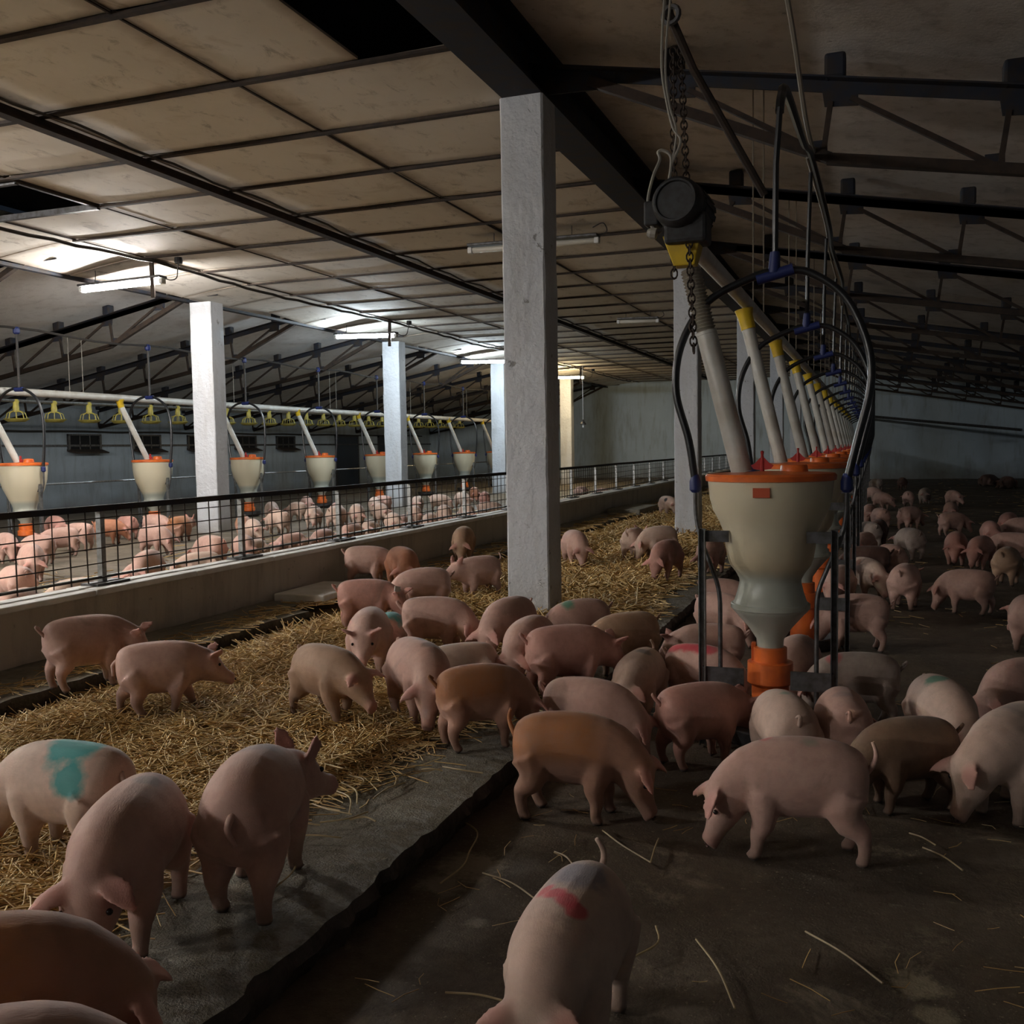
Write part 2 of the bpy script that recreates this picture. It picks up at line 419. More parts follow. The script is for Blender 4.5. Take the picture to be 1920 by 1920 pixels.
# flat ceiling: every panel and bar is a piece of its own
ceil = struct(empty('ceiling', (0,0,CEIL)))
BX = [-2.50, -4.35, -6.17, -7.82, -9.30, -10.62]
ROW = 1.212; Y0 = 7.40-ROW*19
def piece(b, name, mt, parent, **k):
    o = b.build(name, mt, parent, **k); o.location = -Vector(parent.location); return o
edge_sag = {}
for j in range(47):
    ya, yb = Y0+j*ROW, Y0+(j+1)*ROW
    if ya > YF: break
    yb = min(yb, YF)
    for i in range(5):
        xa, xb = BX[i], BX[i+1]
        if i == 0 and abs(ya-(7.40-2*ROW)) < .05: xa = -3.33            # missing half panel
        if i == 3 and abs(ya-7.40) < .05: continue                       # open hatch
        if i == 4 and abs(ya-7.40) < .05: continue
        b = MB(); v = []; f = []; n = 6; dz = random.uniform(-.006,.006); tl = random.uniform(-.004,.004)
        for q in range(3):
            for k in range(n+1):
                x = xa-.006+(xb-xa+.012)*k/n; y = ya+.02+(yb-ya-.04)*q/2
                z = dz+tl*(k-n/2)/n*2-.008*(1-((k-n/2)/(n/2))**2)
                if i == 4:
                    t = k/n
                    z -= .17*t**1.6*(.75+.5*blob(0, (ya if q == 0 else yb if q == 2 else (ya+yb)/2), 33, .6)); 
                v.append((x, y, CEIL+z))
        m0 = len(v); v += [(p[0], p[1], p[2]+.018) for p in v]
        W = n+1
        for q in range(2):
            for k in range(n):
                a = q*W+k; f += [(a, a+1, a+W+1, a+W), (m0+a, m0+a+W, m0+a+W+1, m0+a+1)]
        for k in range(n): f += [(k, m0+k, m0+k+1, k+1), (2*W+k, 2*W+k+1, m0+2*W+k+1, m0+2*W+k)]
        for q in range(2): f += [(q*W, (q+1)*W, m0+(q+1)*W, m0+q*W), (q*W+n, m0+q*W+n, m0+(q+1)*W+n, (q+1)*W+n)]
        piece(b.add(v, f), 'ceiling_panel', 'panel', ceil)
    piece(MB().box(BX[4]-.05, BX[0]+.02, ya-.027, ya+.027, CEIL-.034, CEIL-.012), 'cross_bar', 'rust_steel', ceil)
for x, wdt in ((BX[1],.008), (BX[3],.008), (BX[4],.010)):
    piece(MB().box(x-wdt, x+wdt, Y0, YF, CEIL-.022, CEIL-.010), 'joint_strip', 'rust_steel', ceil)
# hatch rims
piece(MB().bar((-9.3,7.52,CEIL-.02), (-7.83,7.52,CEIL-.02), .05, .05).bar((-9.3,8.60,CEIL-.02), (-7.83,8.60,CEIL-.02), .05, .06).bar((-7.84,7.5,CEIL-.01), (-7.84,8.6,CEIL-.01), .04, .05), 'hatch_rim', 'darkgalv', ceil)
# longitudinal steel rail under the middle of the ceiling and heavy edge beams
tag(MB().box(-6.22, -6.12, Y0, YF, CEIL-.12, CEIL-.10).box(-6.18, -6.16, Y0, YF, CEIL-.10, CEIL-.03).build('ceiling_rail', 'rust_steel'), 'long dark steel rail running under the middle of the flat ceiling', 'rail')
be = empty('edge_beam', (-2.4, 0, 3.95)); tag(be, 'heavy dark steel beam carried on the row of columns beside the feeders', 'beam')
piece(MB().box(-2.66, -2.34, YN, YF, 3.96, 3.985), 'flange', 'steel', be)
piece(MB().box(-2.53, -2.47, YN, YF, 3.985, 4.33), 'web', 'steel', be)
piece(MB().box(-2.66, -2.34, YN, YF, 4.33, 4.355), 'flange', 'steel', be)
bl = empty('edge_beam', (-10.75, 0, 3.85)); tag(bl, 'slim steel edge angle above the columns of the far pen', 'beam')
piece(MB().box(-10.75, -10.65, YN, YF, 3.815, 3.825), 'flange', 'steel', bl)
piece(MB().box(-10.66, -10.65, YN, YF, 3.825, 3.86), 'web', 'steel', bl)

# columns
def column(x0, x1, y0, dpt, z1, lean, label, group=None, chips=True):
    v = []; f = []; nz_ = 26; ring = []
    for k in range(nz_+1):
        z = -.14+(z1+.14)*k/nz_
        c = .012
        rr = [(x0+c,y0),(x1-c,y0),(x1,y0+c),(x1,y0+dpt-c),(x1-c,y0+dpt),(x0+c,y0+dpt),(x0,y0+dpt-c),(x0,y0+c)]
        for q, (x, y) in enumerate(rr):
            j = .007*blob(x*9, z*3+y*5, q, 1)+.004*blob(x*30, z*11, q, 1)
            v.append((x+j+lean*z, y+.6*j, z))
    n = 8
    for k in range(nz_):
        for q in range(n): a = k*n+q; b = k*n+(q+1)%n; f.append((a, b, b+n, a+n))
    f.append(tuple(range(n-1,-1,-1))); f.append(tuple(nz_*n+q for q in range(n)))
    o = MB().add(v, f).build('column', 'column', smooth=True); o.data.set_sharp_from_angle(angle=R(30))
    return tag(o, label, 'column', group)
for k in range(5):
    y = 7.16+6.86*k
    column(-2.68, -2.34, y, .32, 3.96, 0, ['thick white column with peeling paint standing in the straw among the pigs',
        'second white column of the row, beside the first feeder hoses', 'third white column of the row behind the feeder tubes',
        'fourth white column of the row behind the feeder tubes', 'last white column of the row behind the feeder tubes'][k])
for k in range(4):
    y = 13.62+6.8*k
    column(-10.62, -10.20, y, .34, 3.80, 0, ['white column behind the wire fence, nearest the open ceiling hatch',
        'bluish lit white column behind the fence under a hanging tube lamp', 'third white column of the far pen, bluish under its lamp',
        'yellowish lit white column of the far pen near the far wall'][k])

# windows and doors of the left wall
for k in range(5):
    yc = 20.0+2.3*k; e = struct(empty('window_%d' % (k+1), (XL, yc, 1.66)))
    b = MB().box(.0, .012, -.52, .52, -.20, .17); b.build('pane', 'black', e)
    b = MB().box(0, .05, -.57, -.50, -.22, .19).box(0, .05, .50, .57, -.22, .19).box(0, .05, -.57, .57, .17, .21).box(0, .035, -.18, -.15, -.2, .17).box(0, .035, .16, .19, -.2, .17)
    b.build('frame', 'darkgalv', e)
    MB().add([(.0,-.58,-.17),(.24,-.50,-.26),(.24,.62,-.26),(.0,.58,-.17),(.0,-.58,-.23),(.24,-.50,-.29),(.24,.62,-.29),(0,.58,-.23)],
        [(0,1,2,3),(7,6,5,4),(0,4,5,1),(1,5,6,2),(2,6,7,3)]).build('flap', 'rust_steel', e)
for k, (y0, y1) in enumerate(((32.6,34.2),(36.0,37.6))):
    e = struct(empty('door_%d' % (k+1), (XL, (y0+y1)/2, 0)))
    h = (y1-y0)/2; MB().box(0, .03, -h, h, 0, 1.85).build('door_leaf', smat('dark_door_%d' % k, (.035,.045,.06), .6), e)
    MB().box(0, .05, -h-.08, -h, 0, 1.93).box(0, .05, h, h+.08, 0, 1.93).box(0, .05, -h-.08, h+.08, 1.85, 1.93).build('door_frame', 'darkgalv', e)
tag(MB().tube([(XL+.06, y, 1.93+.01*math.sin(y*2)) for y in range(int(YN), 41)], .025, 6).build('wall_conduit', 'darkcable'), 'dark conduit running above the windows of the far side wall', 'conduit')
tag(MB().box(XL, XL+.035, YN, YF, 1.55, 1.60).build('wall_batten', 'darkgalv'), 'narrow grey batten along the far side wall at window height', 'batten')
p0, p1 = aty(1636, 781, YF-.08), aty(1915, 806, YF-.08)
tag(MB().tube([p0, p1], .05, 8).build('wall_pipe', 'darkgalv'), 'dark sloping pipe fixed across the end wall on the dim side', 'pipe')

# ================================================================== TRUSSES
def make_truss(sgn, x_in, z_in, n, label, group):
    """sgn +1: falls towards +X.  local x = 0 at the column line"""
    root = empty('roof_truss'); tag(root, label, 'truss', group)
    sl = -.183
    top = lambda x: z_in+sl*x
    L = 8.6
    P = lambda x, z: (sgn*x, 0, z)
    MB().angle(P(-.25,top(-.25)), P(L,top(L)), .085, .012, flip=1).angle(P(-.25,top(-.25)), P(L,top(L)), .085, .012, flip=-1).build('top_chord', 'steel', root)
    kx, kd = 2.0, .53
    bot = lambda x: top(kx)-kd+sl*(x-kx)*.95 if x >= kx else top(.35)-.10+(top(kx)-kd-top(.35)+.10)*(x-.35)/(kx-.35)
    MB().bar(P(.28,bot(.28)), P(kx,bot(kx)), .07, .072).bar(P(kx-.02,bot(kx)), P(L,bot(L)), .07, .072).build('bottom_chord', 'rust_steel', root)
    gx = [.92+1.11*k for k in range(n)]
    for k, x in enumerate(gx):
        z = top(x)
        g = MB().add([P(x-.09,z-.01)[:1]+(-.006,)+(z-.03,), P(x+.15,z)[:1]+(-.006,)+(z-.03+sl*.2,), P(x+.15,0)[:1]+(-.006,)+(z-.17+sl*.1,), P(x-.07,0)[:1]+(-.006,)+(z-.17,)]+
                     [P(x-.09,0)[:1]+(.006,)+(z-.03,), P(x+.15,0)[:1]+(.006,)+(z-.03+sl*.2,), P(x+.15,0)[:1]+(.006,)+(z-.17+sl*.1,), P(x-.07,0)[:1]+(.006,)+(z-.17,)],
                     [(0,1,2,3),(7,6,5,4),(0,4,5,1),(1,5,6,2),(2,6,7,3),(3,7,4,0)])
        go = g.build('gusset_plate', 'steel', root)
        MB().box(*sorted((sgn*(x-.07), sgn*(x+.07))), -.07, .07, z+.0, z+.17).build('purlin_seat', 'steel', root, bev=.02)
        bx = x-.08
        MB().bar(P(x-.03,z-.14), P(bx,bot(bx)), .035, .035).build('web_post', 'rust_steel', root)
        if k+1 < n:
            nx = gx[k+1]-.12
            MB().bar(P(x+.10,z-.13), P(nx,bot(nx)+.02), .035, .035).build('web_diagonal', 'rust_steel', root)
            MB().box(*sorted((sgn*(nx-.05), sgn*(nx+.07))), -.008, .008, bot(nx), bot(nx)+.09).build('node_plate', 'steel', root)
    # heavy end plate at the column
    MB().add([P(-.25,0)[:1]+(-.01,top(-.25)+.02), P(.5,0)[:1]+(-.01,top(.5)+.02), P(.45,0)[:1]+(-.01,bot(.4)-.02), P(-.22,0)[:1]+(-.01,top(-.2)-.22)]+
             [P(-.25,0)[:1]+(.01,top(-.25)+.02), P(.5,0)[:1]+(.01,top(.5)+.02), P(.45,0)[:1]+(.01,bot(.4)-.02), P(-.22,0)[:1]+(.01,top(-.2)-.22)],
             [(0,1,2,3),(7,6,5,4),(0,4,5,1),(1,5,6,2),(2,6,7,3),(3,7,4,0)]).build('end_plate', 'steel', root)
    return root
tr = make_truss(1, -2.3, 4.18, 8, 'dark steel truss under the sloping roof above the dim feeder aisle', 'trusses of the dim feeder aisle')
tl = make_truss(-1, -10.35, 4.09, 8, 'dark steel truss under the sloping roof of the lit far pen', 'trusses of the lit far pen')
def allcopies(root, locs, labels=None):
    cache = {}
    for c in bpy.data.objects:
        if c.parent: cache.setdefault(c.parent.name, []).append(c)
    root.location = locs[0]; out = [root]
    for l in locs[1:]:
        c = copy_tree(root, None, cache); c.location = l; out.append(c)
    for i, o in enumerate(out):
        if labels and labels(i): o['label'] = labels(i)
    return out
NTH = ['first', 'second', 'third', 'fourth', 'fifth', 'sixth', 'seventh', 'eighth', 'ninth', 'tenth', 'eleventh', 'twelfth', 'thirteenth', 'fourteenth']
allcopies(tr, [(-2.3, 7.32+3.43*k, 0) for k in range(-4, 10)], lambda i: 'dark steel truss over the dim aisle, %s beyond the peeling column' % NTH[i-5] if i > 4 else ('dark steel truss over the dim aisle, resting at the peeling column' if i == 4 else 'dark steel truss over the dim aisle, %s from the peeling column towards the entrance' % NTH[3-i]))
allcopies(tl, [(-10.35, 13.72+3.40*k, 0) for k in range(-6, 9)], lambda i: 'dark steel truss over the lit pen, %s beyond the hatch side column' % NTH[i-7] if i > 6 else ('dark steel truss over the lit pen, resting at the hatch side column' if i == 6 else 'dark steel truss over the lit pen, %s from the hatch side column towards the entrance' % NTH[5-i]))

# ================================================================== LAMPS
def lamp(x0, x1, y, z, mt, label, group=None, post=True, tilt=.03):
    root = empty('tube_lamp', ((x0+x1)/2, y, z)); tag(root, label, 'lamp', group)
    L = (x1-x0)/2
    hw = .085 if y > 6 else .030
    MB().box(-L, L, -hw, hw, .040, .075).build('housing', 'darkgalv', root, bev=.01)
    on = mt != 'lamp_off'
    MB().tube([(-L+.04,0,.0),(-L+.05,0,.0),(L-.05,0,0),(L-.04,0,0)], [.028,.036,.036,.028], 10).build('diffuser', mt, root, smooth=True)
    if y < 6:  # second tube added on the unseen entry lamps to brighten the foreground
        MB().tube([(-L+.04,.085,.0),(-L+.05,.085,.0),(L-.05,.085,0),(L-.04,.085,0)], [.028,.036,.036,.028], 10).build('diffuser', mt, root, smooth=True)
    for s in (-1, 1): MB().box(*sorted((s*(L-.05), s*(L+.01))), -.045, .045, -.04, .035).build('end_cap', 'ceramic', root, bev=.012)
    if post:
        MB().box(L-.16, L-.10, -.075, -.05, -.22, CEIL-z-.03).build('hanger_post', 'rust_steel', root)
        MB().tube([(-L+.25,0,.07),(-L+.27,0,.2),(-L+.26,.0,CEIL-z-.02)], .006, 5).build('hanger_wire', 'darkcable', root)
        MB().tube(catmull([(L,0,.04),(L+.12,0,.0),(L+.22,0,.02),(L+.27,-.03,.13),(L+.29,-.03,.22)]), .008, 6).build('flex', 'darkcable', root)
        MB().lathe([(.001,0),(.05,0),(.055,.03),(.05,.08),(.001,.085)], 10, (L+.29,-.03,.2)).build('junction_box', 'motor', root)
    else:
        for q in (-.6, .6): MB().tube([(L*q,0,.07),(L*q,0,CEIL-z)], .006, 5).build('hanger_wire', 'darkcable', root)
        MB().tube(catmull([(L,0,.05),(L+.10,0,.10),(L+.05,0,.2),(L-.1,.1,CEIL-z-.02)]), .008, 6).build('flex', 'darkcable', root)
    root.rotation_euler = (0, tilt, 0)
    return root
LZ = 3.66
lamp(-10.52, -9.10, 11.15, LZ, 'lamp_neutral', 'lit white tube lamp hanging near the open hatch and the fenced pen', tilt=-.02)
lamp(-10.52, -9.10, 18.15, LZ, 'lamp_cool', 'lit cool white tube lamp over the second far pen column')
lamp(-10.62, -9.15, 25.0, LZ, 'lamp_cool', 'lit cool white tube lamp beside the third far pen column')
lamp(-10.52, -9.10, 32.0, LZ, 'lamp_warm', 'lit warm yellowish tube lamp nearest the end wall')
lamp(-10.52, -9.10, 4.2, LZ, 'lamp_entry', 'lit white tube lamp over the pen, beyond the hatch towards the entrance')
lamp(-10.52, -9.10, -2.8, LZ, 'lamp_entry', 'lit white tube lamp over the pen, two bays from the entrance')
lamp(-10.52, -9.10, -9.8, LZ, 'lamp_entry', 'lit white tube lamp over the pen at the entrance end')
lamp(-4.80, -3.12, 11.65, 3.80, 'lamp_off', 'unlit tube lamp under the ceiling behind the peeling column', post=False, tilt=.01)
lamp(-4.85, -4.02, 19.5, 3.80, 'lamp_off', 'unlit shorter tube lamp under the ceiling beyond the peeling column', post=False)
# electric cable slung under the ceiling along the lamps
pts = []
for k in range(0, 120):
    y = -3+k*.35; pts.append((-9.1+.03*math.sin(y*1.3), y, 3.90-.05*abs(math.sin((y-4.2)*math.pi/7.0))+.01*math.sin(y*7)))
tag(MB().tube(pts, .022, 6).build('lamp_cable', 'darkcable'), 'sagging dark power cable strung along the lit lamps', 'cable')
pts = [(-6.03+.02*math.sin(y*2.1), y, 3.955+.015*math.sin(y*5.1)) for y in np.arange(1, 41, .3)]
tag(MB().tube(pts, .012, 5).build('ceiling_cable', 'darkcable'), 'thin dark cable following the middle ceiling rail', 'cable')
# hanging bulb holder
e = empty('bulb_holder', (-8.95, 31.2, 2.1)); tag(e, 'small hanging lampholder on a long white flex near the end wall', 'lamp')
MB().tube([(0,0,.1),(0,0,1.85)], .012, 5).build('flex', 'ceramic', e)
MB().lathe([(.02,.12),(.05,.05),(.10,-.02),(.10,-.05),(.02,-.05)], 12).build('shade', 'darkgalv', e)
MB().lathe([(.001,-.16),(.03,-.14),(.035,-.09),(.02,-.03)], 10).build('bulb', 'ceramic', e, smooth=True)

# ================================================================== FENCE ON THE LOW WALL
fence = empty('pen_fence', (-4.90, 0, .45)); tag(fence, 'wire mesh fence with dark top rail standing on the low wall', 'fence')
py = [5.27-1.58*k for k in (3,2,1)]+[5.27+1.575*k for k in range(23)]
FX = -4.90
for k, y in enumerate(py):
    dz = .012*blob(0, y, 50, 1)
    piece(MB().box(FX-.02, FX+.02, y-.02, y+.02, .45, .955), 'post', 'galv', fence)
    piece(MB().box(FX-.045, FX+.10, y-.15, y+.15, .45, .472), 'base_plate', 'darkgalv', fence)
    if k+1 < len(py):
        y2 = py[k+1]
        piece(MB().bar((FX,y,.965+.008*blob(0,y,2,1)), (FX,y2+.0,.965+.008*blob(0,y2,2,1)), .045, .04), 'top_rail', 'steel', fence)
        b = MB(); n = 11
        for q in range(1, n):
            yy = y+(y2-y)*q/n; wv = .01*blob(0, yy, 4, 3)
            b.bar((FX+.012+wv,yy,.47), (FX+.012,yy+.01*blob(1,yy,1,9),.95), .007, .007)
        for q in range(5):
            z = .50+.10*q; b.bar((FX+.018,y,z), (FX+.018,y2,z+.012*blob(2,y,z,3)), .007, .007)
        o = piece(b, 'wire_mesh', 'rust_steel', fence)
        piece(MB().bar((FX,y+.02,.50), (FX,y2-.02,.50), .02, .018), 'bottom_rail', 'galv', fence)

# ================================================================== FEEDERS
def feeder_right(first=False):
    root = empty('hopper_feeder')
    prof = [(.070,.215),(.073,.257),(.114,.32),(.183,.40),(.198,.415),(.203,.43),(.203,.45),(.192,.468),(.176,.518),(.163,.575),(.165,.59),(.182,.622),(.214,.665),(.226,.70),(.238,.768),(.247,.84),(.27,.90),(.305,.965),(.322,1.03),(.332,1.13)]
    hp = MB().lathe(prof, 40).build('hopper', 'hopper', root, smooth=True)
    MB().lathe([(.205,.425),(.211,.43),(.211,.452),(.205,.457)], 40).build('clamp_ring', M['hopper'], root, smooth=True)
    ld = MB().lathe([(.331,1.122),(.343,1.125),(.346,1.15),(.336,1.162),(.31,1.164),(.001,1.175)], 40).build('lid', 'orange', root, smooth=True)
    MB().lathe([(.075,1.165),(.07,1.20),(.066,1.205),(.001,1.207)], 20, (.12,.06,0)).build('filler_cap', 'orange', ld, smooth=True)
    h = MB().lathe([(.012,1.165),(.012,1.23),(.007,1.26),(.01,1.28),(.001,1.285)], 10, (-.04,-.02,0))
    h.add([(-.10,-.025,1.205),(-.085,-.025,1.185),(-.055,-.025,1.18),(-.04,-.025,1.195),(-.025,-.025,1.18),(.005,-.025,1.185),(.02,-.025,1.205),(0,-.025,1.215),(-.028,-.025,1.245),(-.052,-.025,1.245),(-.08,-.025,1.215)]+
          [(x,-.013,z) for x, z in ((-.10,1.205),(-.085,1.185),(-.055,1.18),(-.04,1.195),(-.025,1.18),(.005,1.185),(.02,1.205),(0,1.215),(-.028,1.245),(-.052,1.245),(-.08,1.215))],
          [tuple(range(11)), tuple(range(21,10,-1))]+[(i, i+11, (i+1)%11+11, (i+1)%11) for i in range(11)])
    h.build('lid_knob', 'red', ld)
    MB().lathe([(.075,.215),(.09,.21),(.09,.135),(.122,.13),(.124,.02),(.10,.0),(.10,-.24)], 24).build('collar', 'orange', root, smooth=True)
    MB().box(-.10, -.075, -.02, .02, .13, .235).build('collar_lug', 'orange', root, bev=.006)
    MB().lathe([(.04,-.30),(.17,-.312),(.23,-.30),(.25,-.22),(.24,-.215),(.22,-.28),(.05,-.29)], 28).build('trough', 'darkgalv', root, smooth=True)
    if first:
        for a in (0,): 
            MB().box(-.055, .03, -.334, -.325, 1.045, 1.095).build('label_plate', 'sticker', root)
    # stand: two slotted channel posts with thin water pipes
    for s in (-1, 1):
        b = MB()
        x = s*.34
        b.box(x-.018, x-.013, -.20, -.155, -.314, .87).box(x+.013, x+.018, -.20, -.155, -.314, .87).box(x-.018, x+.018, -.16, -.155, -.314, .87)
        po = b.build('post', 'galv' if s < 0 else 'darkgalv', root)
        bb = MB()
        for q in range(9): bb.box(x-.004, x+.004, -.2015, -.199, -.02+q*.095, .02+q*.095)
        MB().box(*sorted((x, s*.20)), -.17, -.155, .80, .86).build('bracket', 'darkgalv', root)
        MB().box(*sorted((x, s*.12)), -.18, -.165, .02, .12).build('lower_bracket', 'darkgalv', root)
        MB().tube(catmull([(s*.395,-.06,1.08),(s*.39,-.06,.93),(s*.36,-.08,.80),(s*.30,-.12,.66),(s*.255,-.14,.52),(s*.25,-.14,.3),(s*.25,-.14,-.12)]), .012, 8).build('water_pipe', 'darkgalv', root, smooth=True)
        MB().lathe([(.018,1.06),(.032,1.075),(.032,1.12),(.022,1.15),(.018,1.16)], 12, (s*.395,-.06,0)).build('hose_coupling', 'blue', root, smooth=True)
    # black hose arch
    MB().tube(catmull([(-.395,-.06,1.12),(-.43,-.06,1.35),(-.50,-.05,1.62),(-.47,-.03,1.88),(-.33,-.01,2.10),(-.08,0,2.22),(.05,0,2.24)], 10), .021, 10).build('hose', 'hose', root, smooth=True)
    MB().tube(catmull([(.05,0,2.24),(.20,0,2.22),(.38,-.01,2.08),(.49,-.03,1.84),(.51,-.05,1.62),(.45,-.06,1.35),(.395,-.06,1.12)], 10), .021, 10).build('hose', 'hose', root, smooth=True)
    MB().tube([(-.07,0,2.20),(.12,0,2.245)], .030, 10).tube([(.02,0,2.23),(.025,0,2.34)], [.034,.026], 10).build('hose_tee', 'blue', root, smooth=True)
    # drop tube from the overhead line
    d0, d1 = Vector((-.17,0,1.165)), Vector((-.45,0,2.34))
    if not first:
        MB().tube([d0, d1], .052, 14).build('drop_tube', 'pvc', root, smooth=True)
        MB().tube([d1-Vector((-.025,0,.10)), d1, d1+Vector((-.012,0,.06))], [.058,.06,.075], 12).build('outlet', 'yellow', root, smooth=True)
    MB().tube([(.025,0,2.32),(.03,0,2.8),(.05,0,3.09 if first else 3.42)], .016, 8).build('supply_hose', 'hose', root, smooth=True)
    return root
KD = .88; FXR, FY0, FDY, FZ = -.53*KD, 5.5*KD, 2.66*KD, CAMZ*(1-KD)     # feeders are built at 1/KD size, then set to size
f1 = feeder_right(True); f1.location = (FXR, FY0, FZ); f1.scale = (KD, KD, KD)
tag(f1, 'cream hopper feeder with orange lid under the motor, pigs crowding round it', 'feeder')
# the first drop tube: yellow funnel, ribbed hose, white pipe
dA, dB = Vector((-.15,0,1.165)), Vector((-.44,0,2.34))
dd = (dB-dA)
MB().tube([dA, dA+dd*.66], .057, 16).build('drop_tube', 'pvc', f1, smooth=True)
pp = []; rr = []
for k in range(61):
    t = .64+.31*k/60; pp.append(dA+dd*t); rr.append(.052+.007*math.sin(k*math.pi/1.5))
MB().tube(pp, rr, 16).build('ribbed_hose', 'ribbed', f1)
q = Vector((-.455,0,2.36))
MB().add([q+Vector(v) for v in ((-.055,-.05,-.06),(.06,-.05,-.06),(.06,.05,-.06),(-.055,.05,-.06),(-.11,-.08,.10),(.10,-.08,.10),(.10,.08,.10),(-.11,.08,.10))],
    [(0,3,2,1),(4,5,6,7),(0,1,5,4),(1,2,6,5),(2,3,7,6),(3,0,4,7)]).build('funnel', 'yellow', f1, bev=.006)
f2 = feeder_right(False); f2.location = (FXR, FY0+FDY, FZ); f2.scale = (KD, KD, KD)
tag(f2, 'cream hopper feeder with orange lid in the dim row behind the motor feeder', 'feeder', 'feeders in the dim aisle')
allcopies(f2, [(FXR, FY0+FDY*(k+1), FZ) for k in range(14)], lambda i: 'cream hopper feeder with orange lid, %s in the row behind the motor feeder' % NTH[i])

def feeder_left():
    root = empty('hopper_feeder'); tag(root, 'cream conical hopper feeder with orange lid in the lit far pen', 'feeder', 'feeders in the lit far pen')
    prof = [(.075,.28),(.08,.33),(.15,.42),(.175,.44),(.18,.47),(.17,.49),(.165,.53),(.18,.58),(.235,.70),(.295,.83),(.33,.96),(.342,1.08),(.345,1.19)]
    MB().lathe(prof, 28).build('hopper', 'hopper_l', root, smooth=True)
    ld = MB().lathe([(.345,1.18),(.358,1.185),(.358,1.215),(.34,1.225),(.001,1.235)], 28).build('lid', 'orange', root, smooth=True)
    MB().lathe([(.08,1.225),(.075,1.27),(.06,1.285),(.001,1.288)], 16, (.12,0,0)).build('filler_cap', 'orange', ld, smooth=True)
    MB().box(-.08, .0, -.012, .012, 1.23, 1.28).box(-.05, -.03, -.012, .012, 1.27, 1.33).build('lid_knob', 'red', ld)
    MB().lathe([(.08,.30),(.10,.29),(.10,.20),(.12,.19),(.12,.12),(.09,.1)], 18).build('collar', 'orange', root, smooth=True)
    MB().lathe([(.04,.0),(.17,.0),(.23,.03),(.25,.11),(.24,.11),(.05,.04)], 20).build('trough', 'darkgalv', root, smooth=True)
    for s in (-1, 1):
        MB().box(*sorted((s*.34, s*.30)), -.02, .02, .0, .90).build('post', 'galv', root)
        MB().box(*sorted((s*.32, s*.20)), -.015, .015, .78, .83).build('bracket', 'darkgalv', root)
        MB().lathe([(.02,1.08),(.035,1.1),(.035,1.15),(.02,1.17)], 10, (s*.40,0,0)).build('hose_coupling', 'blue', root)
        MB().tube([(s*.40,0,1.09),(s*.395,0,.9),(s*.30,0,.6),(s*.28,0,.2)], .013, 6).build('water_pipe', 'darkgalv', root)
    MB().tube(catmull([(-.40,0,1.15),(-.45,0,1.55),(-.47,0,1.95),(-.35,0,2.25),(-.02,0,2.36),(.30,0,2.22),(.43,0,1.95),(.44,0,1.55),(.40,0,1.15)], 6), .022, 8).build('hose', 'hose', root, smooth=True)
    MB().tube([(-.08,0,2.34),(.08,0,2.34)], .035, 8).build('hose_tee', 'blue', root)
    MB().tube([(0,0,2.34),(0,0,3.2)], .020, 6).build('supply_hose', 'darkcable', root)
    MB().lathe([(.03,3.17),(.05,3.19),(.05,3.25),(.03,3.28)], 8).build('clip', 'blue', root)
    MB().tube([(-.10,0,1.23),(-.40,-.30,2.22)], .05, 12).build('drop_tube', 'pvc', root, smooth=True)
    MB().tube([(-.385,-.285,2.16),(-.40,-.30,2.24),(-.405,-.305,2.30)], [.055,.06,.085], 10).build('outlet', 'yellow', root, smooth=True)
    return root
fl = feeder_left()
allcopies(fl, [(-12.2, 11.58+2.88*k, 0) for k in range(9)], lambda i: 'cream conical hopper feeder in the lit pen, %s of its row from the hatch' % NTH[i])
tag(MB().tube([(-12.6, YN+1, 2.33),(-12.6, 14, 2.33),(-12.6, 20, 2.30),(-12.6, YF-.5, 2.28)], .062, 12).build('feed_pipe', 'pvc', smooth=True), 'long white feed pipe with yellow outlets over the lit far pen', 'pipe')
tag(MB().tube([(-12.2, y, 3.24-.03*math.sin(y*2)) for y in np.arange(YN+1, 40, .6)], .02, 6).build('water_line', 'darkcable'), 'thin dark water line under the trusses of the far pen', 'pipe')
for k in range(7):
    y = 13.0+4.2*k
    o = MB().tube([(-12.6,y,2.39),(-12.6,y,3.3)], .006, 5).tube([(-12.6,y+.3,2.39),(-12.6,y+.3,3.3)], .006, 5).build('hanger_cord', 'cable')
    tag(o, 'pair of thin white cords holding up the far pen feed pipe', 'cord', 'cords of the far pen feed pipe')
# yellow feed pans on their own rail
def pan():
    root = empty('feed_pan'); tag(root, 'small yellow hanging feed pan on the rail before the far side wall', 'feed pan', 'yellow feed pans on the rail')
    MB().lathe([(.05,-.02),(.055,.05),(.045,.12),(.06,.16),(.035,.20)], 12).build('cap', 'pan', root, smooth=True)
    b = MB()
    for a in range(8):
        t = a*math.pi/4; b.tube([(.05*math.cos(t),.05*math.sin(t),0),(.14*math.cos(t),.14*math.sin(t),-.04),(.17*math.cos(t),.17*math.sin(t),-.15)], .007, 4)
    b.build('grille', 'pan', root)
    MB().lathe([(.001,-.19),(.14,-.19),(.20,-.15),(.215,-.14),(.20,-.135),(.13,-.17),(.001,-.17)], 18).build('pan', 'pan', root, smooth=True)
    return root
pn = pan(); allcopies(pn, [(-14.0, 12.35+.85*k, 2.11+.006*k) for k in range(25)])
tag(MB().tube([(-14.0, 5, 2.25),(-14.0, 40, 2.42)], .028, 8).build('pan_rail', 'galv'), 'thin grey rail carrying the yellow feed pans', 'rail')
tag(MB().tube([(-12.75, YN+1, .86),(-12.75, 40, .86)], .018, 6).build('pen_rail', 'galv'), 'thin steel rail at waist height along the far pen feeders', 'rail')

